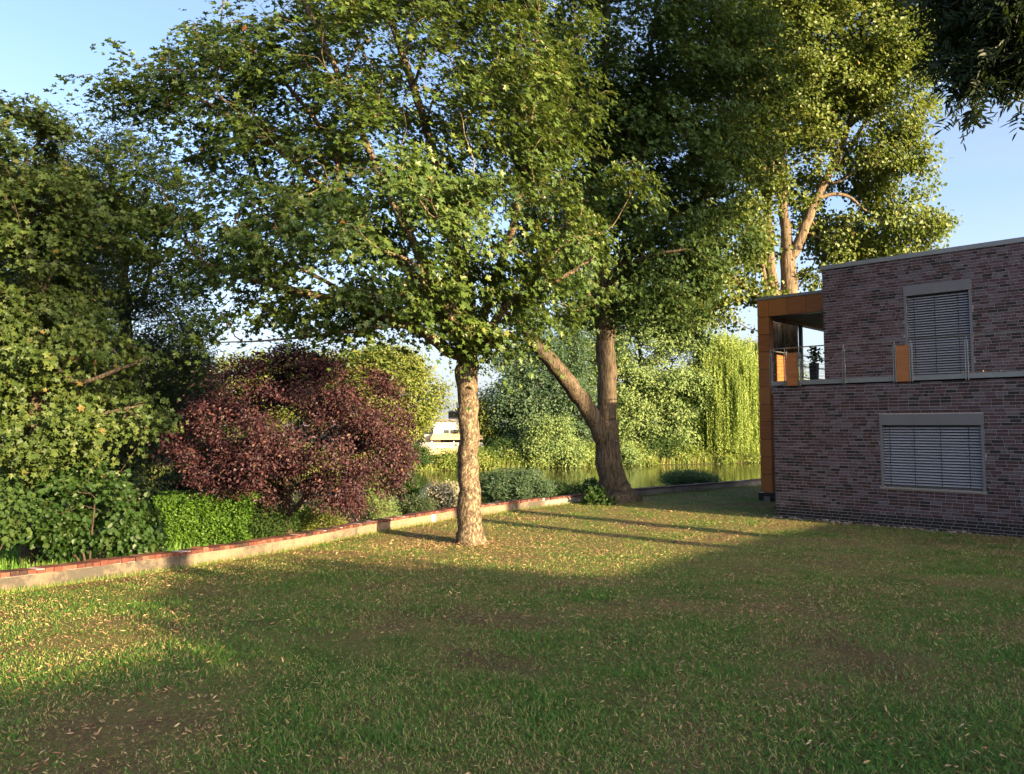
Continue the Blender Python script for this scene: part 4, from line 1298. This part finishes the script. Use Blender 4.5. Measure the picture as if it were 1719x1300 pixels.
near_bush(682, 815, 30.0, 14, 18, .5, 'tall green reed clump at the water beyond the pale shrub', 'reed_clump', MAT['bush_leaf'], 150, 24, 0.2, flat=0.1, seed=39, droop=-.9, cat='reeds')
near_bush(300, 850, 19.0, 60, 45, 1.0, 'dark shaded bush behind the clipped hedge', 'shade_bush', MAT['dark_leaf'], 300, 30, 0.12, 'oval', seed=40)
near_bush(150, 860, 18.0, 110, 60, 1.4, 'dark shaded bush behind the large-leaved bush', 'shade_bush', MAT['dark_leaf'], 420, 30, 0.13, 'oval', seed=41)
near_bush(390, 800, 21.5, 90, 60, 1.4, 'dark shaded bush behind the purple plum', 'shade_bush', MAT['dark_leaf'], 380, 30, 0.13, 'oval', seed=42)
b_ = on_ground(1008, 847)
shrub('ground_shoots', 'small bright leafy shoots at the foot of the forked trunk', b_, [E(1005, 836, b_[1], 20, 13, .3), E(1022, 840, b_[1] - .1, 14, 9, .25)], 70, 16, .08, .10, 'round', MAT['bush_leaf'], cat='plant', stems=4, seed=43, flat=.4)
b_ = at(992, 818, D2 + .6); b_[2] = bz(b_[0], b_[1])
shrub('ivy_shoots', 'leafy shoots climbing the wall left of the forked trunk', b_, [E(993, 822, D2 + .5, 10, 18, .3)], 50, 16, .08, .09, 'oval', MAT['bush_leaf'], cat='plant', stems=3, seed=44)

# overhanging ash on the right, mostly out of the frame
b_ = np.array((11.0, -1.8, 0.74))
def leaflets(name, sk, tips, per, mat, parent):
    """feathered leaves: each a midrib with pairs of narrow leaflets"""
    P, Nn, Dr, T = [], [], [], []
    for t in tips:
        p1 = sk.P[t]; p0 = sk.P[sk.par[t]]
        for _ in range(per):
            a = p1 - (p1 - p0) * rng.random() * 1.1 + rng.normal(size=3) * .05
            ax = unit(unit(p1 - p0) * .5 + rng.normal(size=3) * .6 + np.array((0, 0, -.55)))
            nrm = unit(np.cross(ax, rng.normal(size=3)) + UP * .5)
            sd = unit(np.cross(ax, nrm))
            L = .16 + .08 * rng.random()
            tt = rng.random()
            for k in range(5):
                for s in ((-1, 1) if k < 4 else (0,)):
                    P.append(a + ax * L * (0.25 + .19 * k)); Dr.append(ax * (.55 if s else 1) + sd * s + rng.normal(size=3) * .12)
                    Nn.append(nrm + rng.normal(size=3) * .2); T.append(tt)
    P, Nn, Dr, T = map(np.array, (P, Nn, Dr, T))
    return leaves(name, P, Nn, Dr, (.085 + .035 * rng.random(len(P))), np.clip(T + .15 * rng.normal(size=len(P)), 0, 1), 'narrow', mat, parent)
def ash_overhang():
    o = thing('overhanging_ash', 'dark feathery ash boughs hanging into the top right corner', 'tree', b_)
    sk = Skeleton()
    A = sk.limb([b_ - UP * .2, b_ + (0, 0, 3), b_ + (-.2, .3, 6), b_ + (-.5, .6, 9.5), b_ + (-.5, .5, 13)], [.34, .27, .22, .14, .04])
    d = 7.5
    B1 = sk.limb([(8.5, 3.2, 7.9), at(1900, -120, d), at(1760, -20, d), at(1690, 50, d), at(1640, 120, d)], [.12, .08, .05, .03, .012], A[9])
    B2 = sk.limb([at(1700, -60, d + .4), at(1620, -10, d + .6), at(1575, 40, d + .6)], [.05, .03, .012], B1[7])
    B3 = sk.limb([at(1740, 80, d - .3), at(1730, 160, d - .4), at(1722, 215, d - .4)], [.03, .018, .008], B1[11])
    vis = in_ells([E(1660, 45, d, 62, 60, .5), E(1700, 110, d, 40, 45, .4), E(1625, 165, d, 26, 34, .25), E(1590, 60, d + .5, 30, 50, .4), E(1730, 40, d, 60, 80, .6), E(1700, -60, d, 140, 60, .8), E(1640, 110, d, 28, 35, .3), E(1728, 175, d - .4, 14, 30, .2), E(1640, 205, d, 16, 18, .15)], 460, .1, .0, .5)
    tv = sk.grow(vis, w=.2, step=.25)
    far = in_ells([(b_ + (-.6, .4, 12.0), np.array((2.6, 2.5, 3.2))), (b_ + (-1.2, 1.5, 9.0), np.array((2.0, 2.0, 1.6)))], 900, .4)
    tf = sk.grow(far, w=.25, step=.6)
    sk.radii(.005)
    sk.mesh('trunk', MAT['bark_dark'], o)
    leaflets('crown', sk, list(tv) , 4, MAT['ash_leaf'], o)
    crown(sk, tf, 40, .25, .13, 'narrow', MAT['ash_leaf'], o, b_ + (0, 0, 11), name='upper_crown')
ash_overhang()

d = 0
b_ = bp(20.3, -14.8, .6)  # unseen tree added to give the lawn shadow a soft, irregular edge
tree('lawn_shade_tree', 'unseen low spreading tree shading the lawn from in front of the side wing', b_,
     [([(b_, .14), (b_ + (0, 0, 1.4), .11), (b_ + (0, 0, 3), .07), (b_ + (0, 0, 4.2), .03)], None, 0)],
     [(bp(20.3, -17.0 + .9 * k, 3.5 + zz), np.array((1.5, 1.0, 1.1))) for k, zz in enumerate((-.25, .15, .35, .2, .4, .0))], 700, 34, .2, .14, 'oval', MAT['oak_leaf'], MAT['bark_dark'], nz=-.4)

# tall tree beyond the building's right end, out of the frame: it shades the forked tree's top
b_ = np.array((26.2, 5.6, 0.3))
tree('tall_poplar', 'tall shade tree standing beyond the far right end of the brick building', b_,
     [([(b_, .5), (b_ + (0, 0, 8), .4), (b_ + (.3, 0, 16), .25), (b_ + (0, 0, 24), .05)], None, 0)],
     [(b_ + (0, 0, 21), np.array((4.0, 4.0, 5.5))), (b_ + (0, 0, 18.6), np.array((4.3, 4.3, 3.0)))], 1500, 40, .4, .26, 'oval', MAT['oak_leaf'], MAT['bark'], nz=-.4, step=.9)

# ------------------------------------------------------------------ the far bank
def far_tree(name, label, u, off, ells_px, n_attr, per, size, mat, kind='quad', cat='tree', trunk=.3, spread=.55, seed=1.0, group=None, **kw):
    p = far_pt(u, off); dep = p[1]
    base = np.array((p[0], p[1], far_z(off)))
    ells = [E(a, b, dep + dd, rx, ry, max(rx, ry) * .7 * dep / FPX if rd is None else rd) for a, b, rx, ry, dd, rd in ells_px]
    top = max(ells, key=lambda e: e[0][2])[0]
    mid = base + (top - base) * .5 + np.array((0, 0, 0))
    return tree(name, label, base, [([(base - UP * .3, trunk * 1.3), (base * .65 + mid * .35, trunk), (mid, trunk * .7), (top, trunk * .25)], None, 0)], ells, n_attr, per, spread, size, kind, mat, MAT['bark'],
                nz=kw.pop('nz', -.12), nzs=kw.pop('nzs', 2.2), seed=seed, step=1.2, cat=cat, r0=.018, rmin=.02, group=group, **kw)
R_ = None
far_tree('silver_poplar', 'large silver-green poplar on the far bank right of the forked trunk', 1095, 6, [(1090, 600, 95, 85, 0, R_), (1110, 520, 75, 55, 0, R_), (1050, 680, 75, 60, -1, R_), (1130, 650, 60, 60, -2, R_), (990, 580, 60, 80, 1, R_), (1150, 590, 40, 45, 0, R_), (1080, 730, 55, 40, -2, R_), (1010, 500, 55, 50, 2, R_), (1060, 760, 60, 24, -2, R_), (1130, 720, 40, 40, -2, R_), (1125, 500, 80, 60, 1, R_), (1060, 480, 70, 55, 2, R_), (1170, 545, 45, 55, 1, R_)], 2500, 44, .30, MAT['silver_leaf'], seed=51)
far_tree('grey_willow', 'dark bluish-green tree on the far bank between the two big trunks', 900, 6, [(900, 640, 60, 70, 0, R_), (860, 680, 38, 60, 0, R_), (930, 590, 55, 60, 1, R_), (900, 720, 65, 50, 0, R_), (870, 610, 35, 35, 0, R_), (960, 680, 45, 70, 1, R_), (870, 740, 50, 30, 0, R_)], 1300, 42, .28, MAT['blue_leaf'], seed=52)
far_tree('sallow_bush', 'rounded sunlit sallow at the water in front of the bluish tree', 920, 1.2, [(925, 735, 42, 38, -1, R_), (900, 760, 40, 24, -1, R_), (950, 760, 30, 26, -1, R_)], 420, 38, .22, MAT['silver_leaf'], cat='bush', trunk=.1, spread=.4, seed=53)
far_tree('olive_ash', 'yellow-green round tree on the far bank right of the plum', 680, 5, [(680, 660, 62, 62, 0, R_), (630, 640, 50, 55, 1, R_), (686, 708, 38, 32, -1, R_), (640, 700, 50, 40, 0, R_), (660, 610, 45, 30, 1, R_), (590, 660, 40, 50, 1, R_)], 1300, 40, .27, MAT['olive_leaf'], seed=54)
far_tree('small_birch', 'slim olive tree just right of the mottled trunk on far bank', 815, 9, [(815, 690, 20, 32, 0, R_), (820, 735, 26, 30, 0, R_), (800, 720, 18, 30, 0, R_)], 260, 36, .24, MAT['olive_leaf'], seed=55, trunk=.15)
far_tree('bank_alder', 'dark brownish-green tree between silver poplar and weeping willow', 1160, 4, [(1160, 680, 32, 55, 0, R_), (1150, 735, 34, 35, -.5, R_), (1185, 700, 22, 45, 1, R_)], 420, 36, .24, MAT['oak_leaf'], seed=56, trunk=.2)
far_tree('bank_oak', 'olive-brown treetop rising behind the weeping willow', 1240, 20, [(1225, 590, 38, 26, 0, R_), (1260, 605, 36, 35, 0, R_), (1220, 640, 50, 50, 0, R_), (1300, 640, 50, 50, 0, R_)], 500, 34, .3, MAT['olive_leaf'], seed=57)
far_tree('distant_lime', 'tree crown far behind the plum and the olive tree', 560, 14, [(560, 640, 60, 50, 0, R_), (480, 650, 70, 60, 0, R_), (400, 660, 60, 60, 0, R_), (610, 620, 30, 36, 0, R_)], 700, 34, .32, MAT['olive_leaf'], seed=58)
far_tree('distant_maple', 'green tree crown far off behind the shaded ash on the left', 300, 12, [(300, 660, 70, 80, 0, R_), (220, 690, 80, 70, 0, R_), (350, 720, 60, 50, 0, R_)], 600, 34, .32, MAT['oak_leaf'], seed=59)

def weeping(label, u, off, cx, top, w_, seed, nstr):
    p = far_pt(u, off); dep = p[1]
    base = np.array((p[0], p[1], far_z(off)))
    o = thing('weeping_willow', label, 'tree', base)
    sk = Skeleton()
    H = at(cx, top, dep)[2] - base[2]
    half = w_ * dep / FPX
    X0 = at(cx, top, dep)[0]
    main = sk.limb([base - UP * .3, base + UP * H * .3, np.array((X0, dep, base[2] + H * .6)), np.array((X0, dep, base[2] + H * .95))], [.5, .4, .28, .05])
    A = []
    for _ in range(330):
        a = rng.random() * 2 * math.pi; r = rng.random() ** .6
        lobes = 1 + .25 * noise.noise((a * 1.5, seed, 0))
        A.append((X0 + math.cos(a) * r * half * lobes, dep + math.sin(a) * r * half * .9, base[2] + H * (.98 - .42 * r ** 2 + .07 * rng.normal())))
    tips = sk.grow(np.array(A), w=.2, step=1.0, lift=.6)
    sk.radii(.02)
    sk.mesh('trunk', MAT['bark'], o, rmin=.02)
    P, Dr, T, S = [], [], [], []
    for t in tips:
        q = sk.P[t]
        cl = rng.random() * .4
        for _ in range(nstr):
            s = q + rng.normal(size=3) * np.array((.6, .6, .4))
            lo = base[2] + .4 + 2.6 * rng.random() ** 2 + .35 * H * (rng.random() < .35) * rng.random()
            L = max(1.0, s[2] - lo)
            m = int(L / .11)
            f = np.arange(m) / m
            sway = rng.normal(size=2) * .25
            pts = np.stack([s[0] + sway[0] * f + .03 * rng.normal(size=m), s[1] + sway[1] * f + .03 * rng.normal(size=m), s[2] - L * f], 1)
            P.append(pts); T.append(np.clip(cl + .15 * rng.random() + .4 * rng.random(m), 0, 1))
    P = np.concatenate(P); T = np.concatenate(T); n = len(P)
    Dr = np.array((0, 0, -1.0)) + rng.normal(size=(n, 3)) * .42
    leaves('crown', P, rng.normal(size=(n, 3)) * .7 + np.array((S_H[0], S_H[1], .2)), Dr, .15 + .09 * rng.random(n), T, 'quad', MAT['willow_leaf'], o)
weeping('pale green weeping willow hanging to the water left of the wood-clad frame', 1215, 3.5, 1212, 574, 66, 3.0, 10)
weeping('second weeping willow half hidden behind the wood-clad frame', 1285, 5, 1290, 585, 46, 5.0, 9)

# bushes along the far waterline
fb_list = [(715, 790, 30, 14, 'bank_leaf'), (665, 785, 34, 22, 'bank_leaf'), (610, 782, 36, 22, 'olive_leaf'), (760, 775, 26, 22, 'bank_leaf'), (810, 775, 30, 22, 'bank_leaf'), (845, 765, 26, 26, 'bush_leaf'), (985, 768, 34, 20, 'bank_leaf'),
           (1040, 765, 34, 20, 'silver_leaf'), (1105, 752, 38, 26, 'oak_leaf'), (1150, 765, 30, 14, 'bank_leaf'), (1195, 768, 30, 10, 'bank_leaf'), (1245, 768, 36, 10, 'bank_leaf'), (690, 765, 24, 18, 'bush_leaf'), (540, 780, 44, 28, 'olive_leaf'), (460, 780, 50, 34, 'oak_leaf'), (370, 785, 50, 34, 'oak_leaf'), (1300, 765, 40, 14, 'bank_leaf')]
words_ = ['low tangle of reeds below the pale deck', 'yellow-green bush by the water below the olive tree', 'olive bush by the water right of the plum', 'pale bush by the water left of the mottled trunk', 'straw-tipped bush by the water right of the mottled trunk', 'bright green bush below the slim olive tree', 'straw-coloured growth by the water left of the forked trunk',
          'silvery bush by the water right of the forked trunk', 'dark green ivy mound under the silver poplar', 'low sunlit bank growth left of the weeping willow', 'low straw growth under the weeping willow', 'low growth under the willow beside the wood-clad frame', 'bright green bush left of the white house deck', 'olive waterside bush behind the plum', 'dark waterside bush behind the plum', 'dark waterside bush behind the clipped hedge', 'low bank growth behind the wood-clad frame']
row_ = [(500 + 31 * k + rng.normal() * 5, 772 - 8 * ((500 + 31 * k) > 900), 24 + 8 * rng.random(), 15 + 7 * rng.random(), ('bank_leaf', 'olive_leaf', 'bank_leaf', 'silver_leaf')[k % 4]) for k in range(26) if not 700 < 500 + 31 * k < 790]
fb_list += [(880, 772, 34, 18, 'bank_leaf'), (925, 778, 34, 12, 'bank_leaf'), (790, 782, 30, 12, 'olive_leaf'), (1075, 775, 30, 12, 'bank_leaf'), (640, 790, 30, 12, 'bank_leaf'), (740, 788, 24, 10, 'olive_leaf')]
words_ += ['straw-tipped tangle below the bluish tree', 'low straw fringe in front of the rounded sallow', 'olive fringe by the water behind the mottled trunk', 'low straw tangle right of the forked trunk', 'low straw tangle behind the right side of the plum', 'olive fringe by the water under the white deck']
fb_list += row_
words_ += ['low leafy sunlit bush in the continuous row along the far waterline'] * len(row_)
for i, ((u, v, rx, ry, m), lb) in enumerate(zip(fb_list, words_)):
    far_tree('bank_bush', lb, u, (1.3 if ry < 24 else 2.5) if i < 23 else 3.2, [(u, v, rx, ry, 0, 1.6), (u - rx * .5, v + ry * .3, rx * .6, ry * .7, -.3, 1.2), (u + rx * .5, v + ry * .25, rx * .6, ry * .75, -.2, 1.2)], 150, 30, .2, MAT[m], cat='bush', trunk=.06, spread=.35, seed=60 + i, group='low bushes of the continuous waterline row' if i >= 23 else None)
# grasses along the far waterline
n = 30000
a = rng.random(n) * 150 - 45
off = .1 + 2.2 * rng.random(n) ** 1.5
q = fb[0] + fdir * a[:, None] + fnor * off[:, None]
z = np.array([far_z(x) for x in off]) - .15
h = .3 + .9 * rng.random(n) ** 2
tag(blades('waterside_grass', np.c_[q, z], h, h * .5 * rng.random(n), .05 + .04 * rng.random(n), np.clip(.3 + .7 * rng.random(n), 0, 1), MAT['bank_leaf']), 'dry and green grass fringe along the far waterline', 'grass', kind='stuff')
# distant wood closing the view behind the far bank
P = []
for i in range(130):
    a = -190 + 400 * i / 130 + rng.normal() * 1.5
    off = 60 + 60 * rng.random()
    c = np.r_[fb[0] + fdir * a + fnor * off, 0]
    u = CX + FPX * c[0] / c[1]
    if 640 < u < 850: continue
    H = 6 + 6 * rng.random()
    k = 500
    dd = rand_dirs(k) * (rng.random(k) ** .3)[:, None]
    P.append(np.array((c[0], c[1], 1.6 + H * .5)) + dd * np.array((3.5, 3.5, H * .55)))
P = np.concatenate(P); n = len(P)
tag(leaves('distant_wood', P, UP + rng.normal(size=(n, 3)) * .6 + np.array((S_H[0], S_H[1], 0)), rand_dirs(n), .6 + .4 * rng.random(n), rng.random(n), 'quad', MAT['olive_leaf']), 'mass of treetops far behind the opposite bank', 'wood', kind='stuff')

# white house across the river
hp = far_pt(765, 10); hd = hp[1]
sc_ = hd / FPX
hz = far_z(10)
def hpnt(u, v): 
    p = at(u, v, hd); return p[0], p[2]
ho = thing('white_house', 'white riverside house with hipped roof, awning and wooden deck beside the mottled trunk', 'house', (hp[0], hd, hz))
def hbox(mb, u0, u1, v0, v1, y0, y1):
    (x0, z1), (x1, z0) = hpnt(u0, v0), hpnt(u1, v1)
    mb.box8([(x0, hd + y0, z0), (x1, hd + y0, z0), (x1, hd + y1, z0), (x0, hd + y1, z0), (x0, hd + y0, z1), (x1, hd + y0, z1), (x1, hd + y1, z1), (x0, hd + y1, z1)])
mb = MB(); hbox(mb, 728, 815, 707, 752, 0, 8); hbox(mb, 712, 728, 730, 752, .5, 6)
w_ = mb.build('wall', MAT['white'], ho)
mb = MB(); hbox(mb, 726, 817, 703.5, 707, -.4, 8.4); mb.build('roof_slab', MAT['fascia'], ho)
mb = MB(); hbox(mb, 750, 812, 692, 703.5, 2, 8); mb.build('attic_wall', MAT['grey_metal'], ho)
(x0, z0), (x1, z1), (xa, za_), (xb, zb_) = hpnt(747, 692), hpnt(815, 692), hpnt(764, 683), hpnt(798, 683)
mb = MB()
mb.poly([(x0, hd + 1.5, z0), (x1, hd + 1.5, z0), (x1, hd + 8.5, z0), (x0, hd + 8.5, z0), (xa, hd + 5, za_), (xb, hd + 5, za_)], [(0, 1, 5, 4), (1, 2, 5), (2, 3, 4, 5), (3, 0, 4), (0, 3, 2, 1)])
rf_ = mb.build('roof', MAT['roof'], ho)
mb = MB(); hbox(mb, 764.5, 766.5, 666, 684, 4.7, 5.3); hbox(mb, 761, 763, 675, 684, 4.7, 5.0)
mb.build('chimney', MAT['roof'], rf_)
for u0, u1, v0, v1 in ((745, 754, 722, 729), (756, 771, 722, 729), (773, 786, 722, 729), (788, 800, 722, 729)):
    mb = MB(); hbox(mb, u0, u1, v0, v1, -.05, .02); mb.build('window', MAT['glass'], ho)
for u0, u1 in ((752, 758), (762, 768), (772, 778)):
    mb = MB(); hbox(mb, u0, u1, 694, 700, 1.95, 2.02); mb.build('window', MAT['glass'], ho)
mb = MB(); hbox(mb, 740, 812, 735, 744, -.04, .02); mb.build('glass_door', MAT['glass'], ho)
(x0, z0), (x1, z1) = hpnt(727, 737.5), hpnt(812, 729.5)
mb = MB(); mb.box8([(x0, hd - 2.6, z0), (x1, hd - 2.6, z0), (x1, hd - .06, z1), (x0, hd - .06, z1), (x0, hd - 2.6, z0 + .1), (x1, hd - 2.6, z0 + .1), (x1, hd - .06, z1 + .1), (x0, hd - .06, z1 + .1)])
mb.build('awning', MAT['awning'], ho)
mb = MB(); hbox(mb, 711, 812, 752.3, 762, -3.2, 0); mb.build('deck', MAT['awning'], ho)
mb = MB()
hbox(mb, 711, 812, 742.6, 743.4, -3.2, -3.1)
for k in range(45): 
    u = 711 + 101 * k / 44
    hbox(mb, u, u + .7, 743.4, 752.3, -3.19, -3.11)
mb.build('deck_railing', MAT['white'], ho)
mb = MB(); hbox(mb, 728, 730, 740, 752.3, -2.5, -2.35); mb.build('awning_post', MAT['white'], ho); mb = MB(); hbox(mb, 764, 765.5, 740, 752.3, -2.5, -2.35); mb.build('awning_post', MAT['white'], ho)
for u in (716, 745, 790):
    mb = MB(); hbox(mb, u, u + 2, 762, 775, -2.6, -2.4); mb.build('deck_post', MAT['awning'], ho)

# ------------------------------------------------------------------ lawn: grass, leaf litter
def lawn_pts(n, rmin, rmax, pw, amax=0.95):
    out = []; have = 0
    while have < n:
        k = n * 2
        uu = rng.random(k)
        e = 2 - pw
        r = (rmin ** e + uu * (rmax ** e - rmin ** e)) ** (1 / e)
        a = (rng.random(k) * 2 - 1) * amax
        x, y = r * np.sin(a), r * np.cos(a)
        w = wall_dist(x, y)
        rel = np.stack([x - C0[0], y - C0[1]], 1)
        s, t = rel @ DR[:2], rel @ NB[:2]
        ok = (w < -0.02) & ~((s > -0.05) & (t > -0.12)) & (s < 24)
        out.append(np.stack([x[ok], y[ok]], 1)); have += ok.sum()
    return np.concatenate(out)[:n]
def nfield(q, sc, sd):
    return np.array([noise.noise((x * sc, y * sc, sd)) for x, y in q])
n = 600000
q = lawn_pts(n, 2.3, 42, 1.75)
r = np.hypot(q[:, 0], q[:, 1])
f1 = nfield(q, 0.55, 1.0) + 0.5 * nfield(q, 1.7, 2.0)
dry = np.clip(0.5 + 0.9 * f1, 0, 1)
dm = np.hypot(q[:, 0] - MB_[0], q[:, 1] - MB_[1])
dry = np.clip(dry + 0.5 * np.exp(-dm / 3), 0, 1)
keep = rng.random(n) > 0.40 * dry ** 2
q, r, dry = q[keep], r[keep], dry[keep]; n = len(q)
tuft = np.clip(nfield(q, 1.3, 40.0) * 2.2 + .6 * nfield(q, 4.0, 41.0) - .35, 0, 1)
h = (0.014 + 0.022 * rng.random(n) ** 1.5) * (1.15 - .5 * dry) * (1 + r * .012) * (1 + .8 * tuft)
dry = dry * (1 - .8 * tuft)
isdry = rng.random(n) < (0.08 + 0.40 * dry)
tint = np.where(isdry, 0.72 + .28 * rng.random(n), 0.55 * rng.random(n) + .12 * dry)
z = gz(q[:, 0], q[:, 1]) - 0.004
tag(blades('grass', np.c_[q, z], h, h * (.4 + 1.9 * rng.random(n)), 0.0028 + .0026 * rng.random(n) + r * .00036, tint, MAT['grass']), 'trodden short grass of the lawn, green with dry patches', 'grass', kind='stuff')

n = 34000
q = lawn_pts(n, 2.5, 38, 1.5)
dm = np.hypot(q[:, 0] - MB_[0] + .5, q[:, 1] - MB_[1] + .6)
f = nfield(q, 0.45, 9.0)
keep = rng.random(n) < np.clip(.38 + 1.1 * f + 1.0 * np.exp(-(dm / 2.0) ** 2) + .25 * ((q[:, 1] > 8) & (q[:, 1] < 24)), .08, 1)
q = q[keep]
mid = lawn_pts(26000, 9, 27, 1.0)
mid = mid[rng.random(len(mid)) < np.clip(.5 + .9 * nfield(mid, .5, 12.0), .1, 1)]
q = np.concatenate([q, mid, np.stack([MB_[0] - .4 + 1.3 * rng.normal(size=1500), MB_[1] - .5 + .8 * rng.normal(size=1500)], 1)]); n = len(q)
z = gz(q[:, 0], q[:, 1]) + .012 + .02 * rng.random(n)
a = rng.random(n) * 2 * math.pi
Dr = np.stack([np.cos(a), np.sin(a), .25 * rng.normal(size=n)], 1)
Nn = UP + rng.normal(size=(n, 3)) * .35
Nn[rng.random(n) < .3] *= -1
P = np.c_[q, z]
# a drift of the same leaves on the terrace behind the railing
k = 140
ts = np.array([bp(s_, t_, LZ + .015 + .04 * rng.random()) for s_, t_ in zip(np.where(rng.random(k) < .6, 4.8 + 1.6 * rng.random(k), 10 * rng.random(k)), .1 + 1.6 * rng.random(k) ** 2)])
P[:k] = ts
q[:k] = ts[:, :2]
rr = np.hypot(q[:, 0], q[:, 1])
tag(leaves('leaf_litter', P, Nn, Dr, (.018 + .03 * rng.random(n) ** 1.4) * (1 + rr * .032), np.clip(.12 + .85 * rng.random(n), 0, 1), 'narrow', MAT['dry_leaf']), 'fallen tan and brown leaflets scattered over the lawn', 'leaf litter', kind='stuff')

# clover and small broad-leaved weeds
n = 9000
q = lawn_pts(n * 3, 2.4, 16, 1.3)
f = nfield(q, 0.9, 21.0)
q = q[f > .18][:n]; n = len(q)
z = gz(q[:, 0], q[:, 1]) + .012 + .015 * rng.random(n)
tag(leaves('clover', np.c_[q, z], UP + rng.normal(size=(n, 3)) * .35, rand_dirs(n) * np.array((1, 1, .3)), .014 + .018 * rng.random(n), rng.random(n), 'round', MAT['hedge_leaf']), 'clover and small weeds in green patches of the lawn', 'clover', kind='stuff')
# rank grass at the foot of the wall
n = 9000
q = wall_spots(n, -0.10, -0.01, 1, 10)
h = 0.03 + .10 * rng.random(n) ** 2
tag(blades('wall_foot_grass', np.c_[q, gz(q[:, 0], q[:, 1]) - .005], h, h * .8 * rng.random(n), .004 + .004 * rng.random(n), np.clip(.2 + .7 * rng.random(n), 0, 1), MAT['grass']), 'uncut grass along the foot of the low wall', 'grass', kind='stuff')
